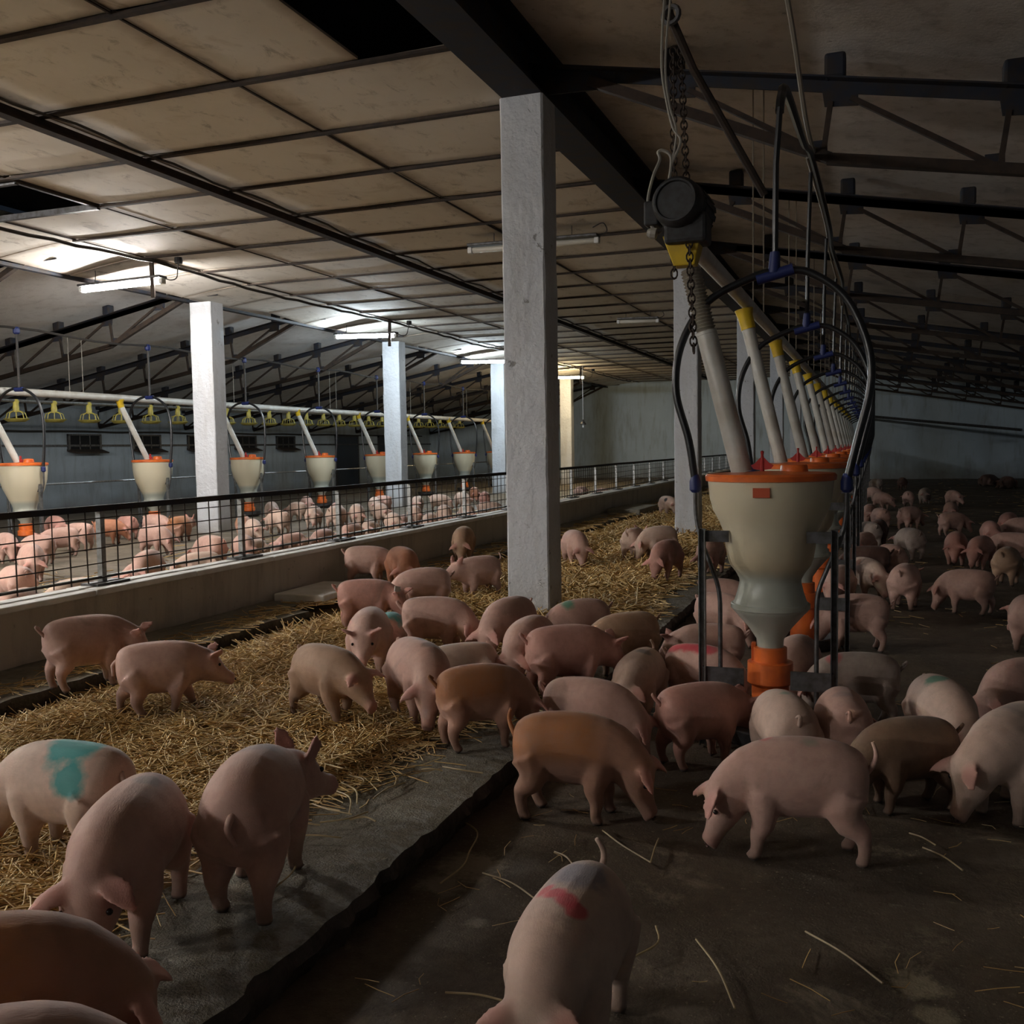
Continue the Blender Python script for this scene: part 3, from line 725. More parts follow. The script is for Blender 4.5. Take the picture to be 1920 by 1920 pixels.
# overhead auger line of the right aisle
tag(MB().tube([(-.98*KD, 5.62*KD, FZ+2.46*KD),(-.98*KD, YF-.3, FZ+2.46*KD)], .046, 14).build('feed_pipe', 'pvc', smooth=True), 'long white feed pipe running away from the motor over the feeders', 'pipe')
mo = empty('auger_motor', (-1.0*KD, 5.42*KD, FZ+2.62*KD)); mo.scale = (KD, KD, KD); tag(mo, 'grimy dark electric motor hanging on chains over the first feeder', 'motor')
axm = Vector((-.12,-1,.10)).normalized()
MB().lathe([(.10,-.24),(.135,-.22),(.14,-.02),(.135,.0)], 26, (0,.0,.0), axm).build('housing', 'motor', mo, smooth=True)
b = MB()
for k in range(18):
    t = k*math.pi/9; qm = Vector((0,0,1)).rotation_difference(axm).to_matrix()
    b.bar(qm@Vector((.14*math.cos(t),.14*math.sin(t),-.22)), qm@Vector((.14*math.cos(t),.14*math.sin(t),-.03)), .006, .03, qm@Vector((-math.sin(t),math.cos(t),0)))
b.build('cooling_fin', 'motor', mo)
MB().lathe([(.135,.0),(.138,.01),(.132,.07),(.115,.09),(.105,.09),(.10,.078),(.001,.078)], 26, (0,0,0), axm).build('fan_cover', 'motor', mo, smooth=True)
MB().box(-.08, .15, -.04, .16, -.21, -.05).build('gearbox', 'motor', mo, bev=.02)
MB().box(-.19, -.11, -.03, .09, -.10, .03).build('terminal_box', 'motor', mo, bev=.01)
MB().lathe([(.03,0),(.03,.03),(.018,.05)], 10, (-.12,-.03,-.15), (-1,0,.2)).build('cable_gland', 'cable', mo)
def px(x, y, Y=5.42): return aty(x, y, Y*KD)
tag(MB().tube(catmull([px(1240,432),px(1232,437),px(1218,415),px(1215,375),px(1225,330),px(1237,300),px(1234,286),px(1243,282),px(1257,292),px(1258,315),px(1253,345)]), .008, 6).build('motor_cable', 'cable', smooth=True), 'pale looped cable beside the dark motor', 'cable')
tag(MB().tube(catmull([px(1258,310),px(1276,265),px(1262,240),px(1250,190),px(1241,130),px(1242,60),px(1246,0),px(1250,-60)]), .007, 6).build('power_cable', 'cable', smooth=True), 'pale cable hanging down from the roof to the motor', 'cable')
tag(MB().tube(catmull([px(1262,300),px(1268,245),px(1256,200),px(1248,140),px(1250,70),px(1256,10),px(1258,-60)]), .006, 6).build('power_cable', 'cable', smooth=True), 'second pale cable twisted beside the motor chains', 'cable')
def chain(a, b, lab):
    m_ = MB(); a = Vector(a); b = Vector(b); L = (b-a).length; n = int(L/.036); d = (b-a).normalized()
    for k in range(n):
        c = a+d*(k+.5)*L/n
        m_.ring(c, .0155, .0042, (1,.4,0) if k % 2 else (-.3,1,0), 10, 5, 1.0, 0)
        for i in range(len(m_.v)-50, len(m_.v)):
            p = Vector(m_.v[i]); t = (p-c).dot(d); m_.v[i] = tuple(p+d*t*.55)
    return tag(m_.build('chain', 'chain'), lab, 'chain')
chain(px(1262,90,5.72), px(1264,520,5.46), 'rusty chain hanging left beside the dark motor and its funnel')
chain(px(1276,90,5.80), px(1301,660,5.22), 'rusty chain hanging in front of the yellow funnel and ribbed hose')
tag(MB().tube([px(1244,-30,5.6), px(1256,30,5.6), px(1300,130,5.7), px(1434,366,5.9)], [.022,.022,.02,.02], 8).build('hanging_pole', 'rust_steel'), 'slanting wooden pole hanging from the roof above the motor', 'pole')
tag(MB().ring(px(1258,28,5.55), .04, .014, (.2,1,0)).build('hook_ring', 'darkgalv'), 'iron ring tied to the slanting pole', 'ring')
# bundle of hoses and cables running along the feeder row, looping from truss to truss
def bundle(name, dx, mt, r, ph, parent=None):
    P_ = [(-.425, 4.85, 2.86), (-.42, 4.90, 2.95), (-.415, 5.10, 3.03), (-.41, 6.3, 3.12)] if not parent else []
    for k in range(1, 12):
        y0 = 3.89+3.43*k
        P_.append((-.42+dx, y0, 3.30+.01*ph)); P_.append((-.40+dx+.03*math.sin(k+ph), y0+1.7, 3.20-.04*math.sin(k*2.1+ph)))
    return MB().tube(catmull([p for p in P_ if p[1] < 40.6], 5), r, 6).build(name, mt, parent, smooth=True)
hl = tag(bundle('hose_line', 0, 'hose', .022, 0), 'black water hose slung along the trusses over the feeders, pale cable tied on', 'hose')
bundle('tied_cable', -.035, 'cable', .010, 1, hl)
tag(MB().tube(catmull([(-.50,5.9,3.95),(-.47,6.3,3.75),(-.44,6.9,3.45),(-.41,7.3,3.33)]), .016, 6).build('drop_cable', 'cable'), 'pale cable dropping from the roof to the first truss', 'cable')
for k in range(9):
    y = 8.0+3.43*k
    o = MB().tube([(-.90,y,2.36),(-.90,y,4.095)], .006, 5).tube([(-.83,y+.1,2.36),(-.83,y+.1,4.085)], .006, 5).build('hanger_cord', 'rope')
    tag(o, 'pair of thin cords holding the feed pipe over the dim aisle', 'cord', 'cords of the dim aisle feed pipe')
# slabs on the ledge
tag(MB().box(-4.68,-4.2,6.95,7.75,.08,.15).build('concrete_slab', 'coping', bev=.012), 'pale concrete slab lying on the ledge against the low wall', 'slab')
tag(MB().box(-4.62,-4.0,17.6,19.2,.05,.17).build('concrete_slab', 'ledge', bev=.015), 'grey concrete slab on the ledge near the end of the low wall', 'slab')

# ================================================================== STRAW
def straw_mesh(name, n, place, mt):
    """n bent three-sided stalks, one mesh"""
    P0, yaw, L, r, pit, bend = place(n)
    d = np.stack([np.cos(yaw)*np.cos(pit), np.sin(yaw)*np.cos(pit), np.sin(pit)], 1)
    sd = np.stack([-np.sin(yaw), np.cos(yaw), np.zeros(n)], 1); up = np.cross(d, sd)
    V = np.zeros((n, 9, 3))
    for i, t in enumerate((-.5, 0, .5)):
        c = P0+d*(L*t)[:, None]+(sd*bend[:, None]*(1 if t == 0 else 0)) - (np.array([0,0,1])*(abs(t)*.0))
        for k in range(3):
            a = 2*math.pi*k/3+.5
            V[:, i*3+k] = c+(sd*math.cos(a)+up*math.sin(a))*r[:, None]
    q = []
    for i in range(2):
        for k in range(3): q.append((i*3+k, i*3+(k+1) % 3, (i+1)*3+(k+1) % 3, (i+1)*3+k))
    F = (np.array(q)[None]+(np.arange(n)*9)[:, None, None]).reshape(-1, 4)
    me = bpy.data.meshes.new(name); me.vertices.add(n*9); me.vertices.foreach_set('co', V.ravel())
    me.loops.add(F.size); me.loops.foreach_set('vertex_index', F.ravel().astype(np.int32))
    me.polygons.add(len(F)); me.polygons.foreach_set('loop_start', np.arange(len(F), dtype=np.int32)*4)
    me.update(); me.validate()
    a = me.attributes.new('rnd', 'FLOAT', 'POINT'); a.data.foreach_set('value', np.repeat(RNG.random(n)**1.3, 9).astype(np.float32))
    me.materials.append(M[mt]); o = bpy.data.objects.new(name, me); COL.objects.link(o); return o
def bedplace(n):
    u = RNG.random(n); y = 1.2*(30/1.2)**u
    keep = y
    xr = -2.16+.05*np.sin(y*1.9)+.05*np.sin(y*4.3)+.30*np.clip((y-2.9)/1.8, 0, 1)
    xl = -4.02+.04*np.sin(y*2.7)
    t = RNG.random(n); x = xl+(xr-xl)*t
    far = RNG.random(n) < .05; x = np.where(far, xr+np.abs(RNG.normal(0, .10, n)), x)
    far2 = RNG.random(n) < .02; x = np.where(far2, xl-.12-np.abs(RNG.normal(0, .14, n)), x); far2 = far2 & (x > -4.6)
    clump = .5+.5*np.sin(x*3.1+1.3*np.sin(y*2.2))*np.sin(y*2.6+1.1*np.sin(x*4))
    z = .014+.075*RNG.random(n)*(.25+.75*clump)
    z = z*np.clip((x-xl)/.5+.35, .35, 1)
    z = np.where(far, .016, z); z = np.where(far2, .102, z)
    yc_ = (y-7.16) % 6.86; incol = (y > 7) & (yc_ > -.1) & (yc_ < .42) & (x > -2.78) & (x < -2.24); x = np.where(incol, x-.6, x)
    s = np.clip(y/5, .9, 2.8)
    L = RNG.uniform(.07, .26, n)*np.clip(s, .9, 1.5); r = RNG.uniform(.0019, .0037, n)*s
    pit = RNG.normal(0, .26, n)*np.where(far | far2, .05, 1)
    return np.stack([x, y, z], 1), RNG.random(n)*6.283, L, r, pit, RNG.normal(0, .012, n)
tag(straw_mesh('straw_bedding', 78000, bedplace, 'straw'), 'golden loose straw spread between the ledge and the concrete kerb', 'straw', kind='stuff')
def penplace(n):
    y = RNG.uniform(4, 20, n); x = -5.16-np.abs(RNG.normal(0, 1.1, n)); z = .012+.03*RNG.random(n)
    return np.stack([x, y, z], 1), RNG.random(n)*6.283, RNG.uniform(.12,.35,n), RNG.uniform(.003,.006,n), RNG.normal(0,.1,n), RNG.normal(0,.01,n)
tag(straw_mesh('pen_straw', 9000, penplace, 'straw'), 'thin scatter of straw on the far pen floor behind the low wall', 'straw', kind='stuff')
def aisleplace(n):
    y = 2.2*(30/2.2)**RNG.random(n); x = RNG.uniform(-1.3, 4.5, n); z = FL+.010+.012*RNG.random(n)
    cl = np.sin(x*2.3+y*.7)*np.sin(y*1.1-x)
    y = np.where(cl < -.1, y*1.35, y)
    return np.stack([x, y, z], 1), RNG.random(n)*6.283, RNG.uniform(.04,.14,n), RNG.uniform(.001,.0022,n)*np.clip(y/5,.8,2.5), RNG.normal(0,.04,n), RNG.normal(0,.006,n)
o = straw_mesh('aisle_chaff', 1300, aisleplace, 'straw'); tag(o, 'sparse chaff trodden into the dark feeder aisle floor', 'straw', kind='stuff')
# single stalks one can pick out on the kerb and on the floor
def stalk(pa, pb, z, bend, label):
    a, b = at(*pa, z), at(*pb, z); mm = (a+b)/2; d = b-a; sd = Vector((-d.y, d.x, 0))*bend
    c = catmull([a+Vector((0,0,.006)), mm+sd+Vector((0,0,.012)), b+Vector((0,0,.006))], 5)
    o = MB().tube(c, .0032, 5).build('straw_stalk', 'loose', smooth=True)
    tag(o, label, 'straw', 'single stalks on the concrete')
KL = 'pale single straw stalk lying on the grey kerb'; FLL = 'pale single straw stalk lying on the dark aisle floor'
for pa, pb, bd in [((535,1572),(640,1574),.02),((535,1560),(600,1550),.2),((585,1510),(660,1530),-.1),((610,1480),(655,1530),.15),((640,1470),(670,1510),.1),
                   ((560,1610),(500,1680),.1),((655,1540),(705,1543),.2),((600,1545),(690,1525),-.2),((640,1455),(660,1490),.3),((860,1355),(938,1357),.03),
                   ((830,1440),(905,1452),-.1),((790,1445),(830,1448),.0),((740,1475),(770,1450),.1),((700,1500),(760,1470),.05)]:
    stalk(pa, pb, .012, bd, KL)
for pa, pb, bd in [((1305,1765),(1378,1895),.03),((1510,1750),(1655,1848),.02),((865,1540),(880,1600),.15),((880,1600),(825,1660),.1),((905,1640),(1005,1690),.05),
                   ((1130,1560),(1220,1620),-.05),((1220,1620),(1235,1575),.0),((1705,1565),(1755,1588),.0),((1730,1592),(1805,1635),.03),((835,1865),(960,1885),.02),
                   ((1000,1735),(970,1765),.0),((1040,1600),(1075,1625),.05),((1230,1740),(1185,1800),.2)]:
    stalk(pa, pb, FL+.014, bd, FLL)

# ================================================================== PIGS
def pig_mesh(name, pitch=20, yaw=0, curve=0, swing=(0,0,0,0), lying=False, ear=0, tail=1, voxel=.0105, arch=.0):
    """one continuous body: spine loft, four jointed legs, head, ears; nose towards +x"""
    drop = -.135 if lying else 0
    S = [(-.374,.290,.020,.030,0),(-.368,.286,.050,.066,0),(-.350,.279,.080,.096,0),(-.318,.272,.104,.119,0),(-.27,.267,.121,.133,0),(-.20,.264,.130,.140,0),(-.10,.260,.134,.145,0),(0,.259,.135,.146,0),(.08,.262,.130,.141,0),
         (.15,.268,.119,.131,.06),(.205,.274,.104,.118,.28),(.255,.277,.093,.106,.6),(.30,.277,.087,.098,.9),(.345,.274,.084,.092,1),(.385,.266,.076,.082,1),(.42,.254,.064,.068,1),(.45,.243,.050,.054,1),(.485,.232,.041,.044,1),(.52,.224,.037,.039,1),(.545,.220,.039,.041,1),(.553,.219,.033,.035,1)]
    def nx(x): return x*.776+.014 if x <= .15 else .1304+(x-.15)*.78
    S = [(nx(x), z, w_*(.97 if x > .15 else 1), h_*(.95 if x > .25 else 1), fr) for x, z, w_, h_, fr in S]
    b = MB(); ARC = []
    pos_ = Vector((S[0][0], 0, S[0][1]+drop)); frames = []
    for i, (x, z, w_, h_, fr) in enumerate(S):
        pa = R(pitch)*fr; ya = R(yaw)*fr+R(curve)*((x+.275)/.46 if x < .19 else 1.02)
        Rm = Matrix.Rotation(ya, 3, 'Z')@Matrix.Rotation(pa, 3, 'Y')
        if i: 
            dl = Vector((x-S[i-1][0], 0, z-S[i-1][1])); pos_ = pos_+Rm@dl
        ar = (arch+.010)*math.sin(max(0, min(1, (x+.275)/.47))*math.pi)
        frames.append((pos_+Vector((0,0,ar)), Rm, w_, h_)); ARC.append(ar)
    n = 20; v = []; f = []
    for p, Rm, w_, h_ in frames:
        for k in range(n):
            t = 2*math.pi*k/n; c, s = math.cos(t), math.sin(t)
            yy = w_*math.copysign(abs(c)**.96, c); zz = h_*s
            if s < 0: yy *= 1-.12*abs(s)
            elif w_ > .1: yy *= 1-.05*abs(s)
            v.append(p+Rm@Vector((0, yy, zz)))
    for i in range(len(frames)-1):
        for k in range(n): f.append((i*n+k, i*n+(k+1) % n, (i+1)*n+(k+1) % n, (i+1)*n+k))
    f.append(tuple(range(n-1,-1,-1))); L = len(frames)-1; f.append(tuple(L*n+k for k in range(n)))
    b.add(v, f)
    # torso frame lookup so that legs follow a curved back
    def tor(x):
        k = min(range(len(S)), key=lambda i: abs(S[i][0]-x)); p, Rm, _, _ = frames[k]; base = Vector((S[k][0], 0, S[k][1]+drop))
        return lambda q: p-Vector((0,0,ARC[k]))+Matrix.Rotation(R(curve)*((x+.275)/.46), 3, 'Z')@(Vector(q)-base)
    def leg(pts, rs, hx, sw, sdw=0):
        pts = [(q[0]+(.012 if q[0] < 0 else -.008) if 0 else (q[0]+.055 if q[0] < 0 else q[0]-.018), q[1], q[2]) for q in pts]
        T = tor(hx); h = Vector(pts[0]); out = []
        for k, q in enumerate(pts):
            q = Vector(q)-h; fr_ = min(1, k/2.0)
            q = Matrix.Rotation(-R(sw)*(.4+.6*fr_), 3, 'Y')@q
            out.append(q+h)
        low = min(q.z for q in out)
        if not lying:
            for k, q in enumerate(out):
                if k: q.z -= low*min(1, k/3)
                if q.z < .004: q.z = .004
        out = [T(q) for q in out]
        b.tube(out, rs, 10)
        return out
    for s, i in ((1,0), (-1,1)):
        if lying:
            leg([(.12,s*.09,.12),(.18,s*.12,.06),(.12,s*.14,.035),(.22,s*.15,.022),(.25,s*.15,.02)], [.06,.045,.028,.022,.02], .08, 0)
            leg([(-.24,s*.09,.13),(-.12,s*.13,.09),(-.25,s*.15,.035),(-.14,s*.16,.024),(-.10,s*.16,.02)], [.09,.065,.03,.023,.02], -.14, 0)
        else:
            leg([(.125,s*.070,.25),(.115,s*.078,.175),(.110,s*.076,.135),(.125,s*.074,.092),(.122,s*.074,.06),(.120,s*.074,.034),(.134,s*.074,.016),(.138,s*.074,.002)], [.066,.054,.044,.032,.026,.023,.026,.025], .08, swing[i])
            leg([(-.245,s*.052,.258),(-.222,s*.064,.205),(-.235,s*.068,.155),(-.272,s*.074,.112),(-.268,s*.073,.078),(-.258,s*.073,.038),(-.242,s*.073,.016),(-.238,s*.073,.002)], [.092,.076,.056,.036,.028,.024,.027,.025], -.14, swing[2+i])
    # ears: flat leaves with thickness
    hp, hR, hw, hh = frames[13]
    earpts = []
    for s in (1, -1):
        base = hp+hR@Vector((-.005, s*.050, .066))
        dirs = {0: Vector((.35, s*.75, .62)), 1: Vector((.55, s*.80, .10)), 2: Vector((-.15, s*.45, .95))}[ear].normalized()
        dirw = hR@dirs; wid = (hR@Vector((1, -s*.25, .15))).normalized(); wid = (wid-dirw*wid.dot(dirw)).normalized(); th = dirw.cross(wid)
        ev = []; ef = []; m_ = 10
        prof = [(0,.026,.014),(.02,.036,.012),(.05,.042,.010),(.08,.034,.009),(.105,.018,.008),(.118,.006,.006)]
        for t, wd, tk in prof:
            c = base+dirw*(t-.012)+Vector((0,0,-.25*t*t/.12*(1 if ear == 1 else .3)))
            for k in range(m_):
                a = 2*math.pi*k/m_; ev.append(c+wid*wd*math.cos(a)+th*(tk*math.sin(a)-(.35*wd*math.cos(a)**2)))
        for i in range(len(prof)-1):
            for k in range(m_): ef.append((i*m_+k, i*m_+(k+1) % m_, (i+1)*m_+(k+1) % m_, (i+1)*m_+k))
        ef.append(tuple(range(m_-1,-1,-1))); ef.append(tuple((len(prof)-1)*m_+k for k in range(m_)))
        b.add(ev, ef); earpts.append((base, base+dirw*.12))
    me = b.mesh(name)
    o = bpy.data.objects.new('pig_tmp', me); COL.objects.link(o)
    rm = o.modifiers.new('r', 'REMESH'); rm.mode = 'VOXEL'; rm.voxel_size = voxel
    sm = o.modifiers.new('s', 'SMOOTH'); sm.factor = .5; sm.iterations = 7 if voxel < .014 else 3
    dg = bpy.context.evaluated_depsgraph_get(); ev_ = o.evaluated_get(dg)
    out = bpy.data.meshes.new_from_object(ev_); out.name = name
    bpy.data.objects.remove(o, do_unlink=True); bpy.data.meshes.remove(me)
    # tail, joined to the body mesh
    bm = bmesh.new(); bm.from_mesh(out); tp = []
    t0 = frames[0][0]+Vector((.02,0,.03))
    if tail == 1:   # curled
        for k in range(11):
            t = k/10; tp.append(t0+Vector((-.010-.048*math.sin(t*2.7), .020*t, .072*math.sin(t*2.1)-.02*t)))
    elif tail == 2: # raised
        for k in range(9): t = k/8; tp.append(t0+Vector((-.03*math.sin(t*2.5)-.012, .02*math.sin(t*3), .11*t)))
    else:           # hanging
        for k in range(9): t = k/8; tp.append(t0+Vector((-.032*min(1,t*3)-.006, .012*math.sin(t*4), .01-.085*t)))
    tb = MB().tube(tp, [.012*(1-.55*i/len(tp)) for i in range(len(tp))], 7)
    vs = [bm.verts.new(p) for p in tb.v]
    for q in tb.f:
        try: bm.faces.new([vs[i] for i in q])
        except ValueError: pass
    bm.to_mesh(out); bm.free()
    out.polygons.foreach_set('use_smooth', [True]*len(out.polygons))
    co = np.empty(len(out.vertices)*3); out.vertices.foreach_get('co', co); co = co.reshape(-1, 3)
    pk = np.zeros(len(co))
    for a_, b_ in earpts:
        for t in (.35, .6, .85, 1):
            c = np.array(a_.lerp(b_, t)); pk = np.maximum(pk, np.clip(1.4-np.linalg.norm(co-c, axis=1)/.045, 0, 1))
    sn = np.array(frames[-2][0]); pk = np.maximum(pk, np.clip(1.3-np.linalg.norm(co-sn, axis=1)/.05, 0, 1))
    at_ = out.attributes.new('pink', 'FLOAT', 'POINT'); at_.data.foreach_set('value', pk.astype(np.float32))
    eyes = []
    p_, Rm_, w_, h_ = frames[14]
    for s in (1, -1): eyes.append(p_+Rm_@Vector((.014, s*(w_*.80), h_*.42)))
    nost = [frames[-1][0]+frames[-1][1]@Vector((.006, s*.014, .004)) for s in (1, -1)]
    return out, eyes, nost

HI = .0092
POSE = {}
for nm, kw in {
    'stand': dict(pitch=18, swing=(2,-4,-3,4)), 'stand_l': dict(pitch=22, yaw=38, curve=8, swing=(0,4,3,-3)), 'stand_r': dict(pitch=22, yaw=-38, curve=-8, swing=(4,0,-3,3)),
    'root': dict(pitch=52, swing=(6,-4,-4,4), arch=.01, ear=1), 'root_l': dict(pitch=50, yaw=30, curve=10, swing=(-5,6,4,-5), ear=1), 'root_r': dict(pitch=50, yaw=-30, curve=-10, swing=(5,-6,-4,5), ear=1),
    'walk': dict(pitch=14, swing=(20,-16,-14,18), tail=3), 'walk_b': dict(pitch=24, swing=(-16,18,16,-14), ear=1), 'alert': dict(pitch=-8, swing=(3,-3,-2,4), ear=2, tail=2),
    'lie': dict(pitch=22, lying=True, ear=1, tail=3), 'lie_l': dict(pitch=25, yaw=35, curve=12, lying=True, ear=1, tail=3)}.items():
    POSE[nm] = pig_mesh('pig_'+nm, voxel=.012, **kw)
# poses of the pigs close to the photographer
POSE['near_front'] = pig_mesh('pig_near_front', pitch=34, yaw=4, curve=-4, swing=(8,-6,-8,6), ear=1, tail=3, voxel=HI)
POSE['near_green'] = pig_mesh('pig_near_green', pitch=44, yaw=4, curve=6, swing=(-4,6,10,-8), ear=1, tail=3, voxel=HI)
POSE['near_away'] = pig_mesh('pig_near_away', pitch=6, yaw=-30, curve=-8, swing=(-8,10,12,-14), ear=2, tail=3, voxel=HI, arch=.025)
POSE['near_brown'] = pig_mesh('pig_near_brown', pitch=50, yaw=-4, curve=-6, swing=(3,-4,4,-6), ear=1, tail=2, voxel=HI, arch=.015)
POSE['near_side'] = pig_mesh('pig_near_side', pitch=50, yaw=14, curve=4, swing=(8,2,-14,-4), ear=1, tail=2, voxel=HI, arch=.02)
POSE['near_down'] = pig_mesh('pig_near_down', pitch=40, yaw=4, curve=-4, swing=(6,-8,-4,6), ear=1, tail=2, voxel=HI)
POSE['far'] = pig_mesh('pig_far', pitch=35, swing=(5,-5,-4,6), voxel=.017, ear=1)
POSE['far_l'] = pig_mesh('pig_far_l', pitch=30, yaw=25, curve=8, swing=(-5,5,6,-4), voxel=.017, ear=1)
POSE['far_lie'] = pig_mesh('pig_far_lie', pitch=20, lying=True, voxel=.017, ear=1, tail=3)

EYE = MB().lathe([(.0001,-.009),(.005,-.0075),(.0085,-.003),(.009,0),(.0085,.003),(.005,.0075),(.0001,.009)], 10).mesh('pig_eye')
EYE.materials.append(smat('pig_eye_dark', (.01,.008,.008), .15)); EYE.polygons.foreach_set('use_smooth', [True]*len(EYE.polygons))
NOS = MB().lathe([(.0001,-.005),(.005,-.003),(.006,0),(.005,.003),(.0001,.005)], 8).mesh('pig_nostril')
NOS.materials.append(smat('pig_nostril_dark', (.06,.025,.022), .5))

SK = {'pink': ((.60,.385,.32), (.50,.30,.245)), 'pale': ((.66,.49,.40), (.56,.39,.31)), 'rosy': ((.56,.30,.245), (.44,.215,.17)), 'brown': ((.33,.135,.052), (.45,.25,.18)),
      'dark': ((.10,.05,.038), (.16,.085,.065)), 'tan': ((.46,.30,.20), (.36,.21,.13)), 'redbrown': ((.40,.17,.09), (.34,.13,.07)), 'grey': ((.45,.36,.31),(.36,.28,.24)), 'umber': ((.24,.15,.095),(.17,.10,.065))}
SKM = {}
def skin(tone, marks=()):
    key = (tone, tuple(marks))
    if key in SKM: return SKM[key]
    c1, c2 = SK[tone]
    mt, nt, bs = nodes('pig_skin_'+tone); p = pos(nt, True); oi = N(nt, 'ShaderNodeObjectInfo')
    sx = N(nt, 'ShaderNodeSeparateXYZ'); nt.links.new(p, sx.inputs[0])
    off = N(nt, 'ShaderNodeVectorMath', operation='ADD'); nt.links.new(p, off.inputs[0])
    cb = N(nt, 'ShaderNodeCombineXYZ'); nt.links.new(math_(nt, 'MULTIPLY', oi.outputs['Random'], 37), cb.inputs[0]); nt.links.new(cb.outputs[0], off.inputs[1])
    q = off.outputs[0]
    if tone == 'brown':      # brown saddle over a pink belly, head and legs
        f = ramp(nt, math_(nt, 'ADD', sx.outputs[2], math_(nt, 'MULTIPLY', nz(nt, q, 5, 4), .09)), .345, .27)
        fr = ramp(nt, math_(nt, 'ADD', sx.outputs[0], math_(nt, 'MULTIPLY', nz(nt, q, 6, 3), .1)), .11, .20)
        c = mixc(nt, math_(nt, 'MAXIMUM', f, math_(nt, 'MULTIPLY', fr, .7)), c1, c2)
    else:
        c = mixc(nt, ramp(nt, nz(nt, q, 4.5, 4), .38, .66), c1, c2)
        c = mixc(nt, math_(nt, 'MULTIPLY', oi.outputs['Random'], .30), c, tuple(x*.75 for x in c2))
    fm = ramp(nt, nz(nt, q, 26, 5, .7), .42, .68); c = mixc(nt, math_(nt, 'MULTIPLY', fm, .30), c, tuple(x*.62 for x in c2))
    at_ = N(nt, 'ShaderNodeAttribute', attribute_name='pink')
    pc = (.58,.27,.23) if tone not in ('dark',) else (.16,.08,.07)
    c = mixc(nt, math_(nt, 'MULTIPLY', at_.outputs['Fac'], .7), c, pc)
    # dried mud on the legs and lower flanks
    d = ramp(nt, math_(nt, 'ADD', sx.outputs[2], math_(nt, 'MULTIPLY', nz(nt, q, 7, 5, .65), .14)), .21, .10)
    c = mixc(nt, math_(nt, 'MULTIPLY', d, .62), c, (.16,.105,.075))
    sm_ = ramp(nt, nz(nt, q, 3.2, 6, .7, .5), .60, .74); c = mixc(nt, math_(nt, 'MULTIPLY', sm_, .55), c, (.20,.145,.115))
    c = mixc(nt, ramp(nt, sx.outputs[2], .022, .010), c, (.05,.035,.028))
    for (mx, my, mz, rad, mc, st) in marks:
        mx = mx*.776+.014 if mx < .3 else mx*.78+.02
        dv = N(nt, 'ShaderNodeVectorMath', operation='DISTANCE'); nt.links.new(p, dv.inputs[0]); dv.inputs[1].default_value = (mx, my, mz)
        ds = math_(nt, 'ADD', dv.outputs['Value'], math_(nt, 'MULTIPLY', math_(nt, 'SUBTRACT', nz(nt, q, 9, 4, .6), .5), rad*1.3))
        c = mixc(nt, math_(nt, 'MULTIPLY', ramp(nt, ds, rad, rad*.62), st), c, mc)
    nt.links.new(c, bs.inputs['Base Color']); bs.inputs['Roughness'].default_value = .62
    bs.inputs['Specular IOR Level'].default_value = .35
    bs.inputs['Subsurface Weight'].default_value = .06; bs.inputs['Subsurface Radius'].default_value = (.02,.008,.005); bs.inputs['Subsurface Scale'].default_value = .5
    bs.inputs['Sheen Weight'].default_value = .10; bs.inputs['Sheen Roughness'].default_value = .5
    mp = N(nt, 'ShaderNodeMapping'); mp.inputs['Scale'].default_value = (40, 160, 160); nt.links.new(p, mp.inputs[0])
    bump(nt, bs, nz(nt, mp.outputs[0], 1.6, 3), .22, .004)
    SKM[key] = mt; return mt
for nm in POSE:
    POSE[nm][0].materials.clear(); POSE[nm][0].materials.append(None)
TEAL, GREEN, REDP, GREY, BLACK, BLUEP = (.02,.30,.29,1), (.03,.24,.15,1), (.55,.06,.08,1), (.19,.165,.16,1), (.03,.025,.025,1), (.12,.13,.19,1)
TEAL, GREEN, REDP, GREY, BLACK, BLUEP = [c[:3] for c in (TEAL, GREEN, REDP, GREY, BLACK, BLUEP)]
PIGLOG = []
PIGS = []
def pig(rump, sh, floor, pose, tone, label, marks=(), group=None, s=None, eyes=False, dh=0, va=None, fix=1.0, gp=None):
    s = (s or random.uniform(.88, .95))
    lying = 'lie' in pose
    hz = .24 if lying else .375
    a = at(rump[0], rump[1], floor+hz*s); b = at(sh[0], sh[1], floor+(hz+.02)*s)
    d = b-a; ang = math.atan2(d.y, d.x); mid = (a+b)/2
    if va is not None: ang = math.atan2(mid.y, mid.x)+R(va)     # heading: 0 walks away from the camera, 90 walks to its left
    PIGLOG.append((label, round(d.xy.length, 2), round(mid.x, 2), round(mid.y, 2)))
    c = Vector((mid.x, mid.y, floor))+Matrix.Rotation(ang, 3, 'Z')@Vector((.060*s, 0, 0))
    if gp: c = at(gp[0], gp[1], floor)
    c.z = floor+dh
    me, ey, no = POSE[pose]
    o = bpy.data.objects.new('pig', me); COL.objects.link(o); o.location = c; o.rotation_euler = (0,0,ang); o.scale = (s*(.95 if pose.startswith('near') else .89), s, s)
    o.material_slots[0].link = 'OBJECT'; o.material_slots[0].material = skin(tone, marks)
    tag(o, label, 'pig', group); PIGS.append((o, s, fix))
    if eyes:
        for e_ in ey:
            q = bpy.data.objects.new('eye', EYE); COL.objects.link(q); q.parent = o; q.location = e_
        for e_ in no:
            q = bpy.data.objects.new('nostril', NOS); COL.objects.link(q); q.parent = o; q.location = e_
    return o
S_, K_, L_ = ST, KB, FL
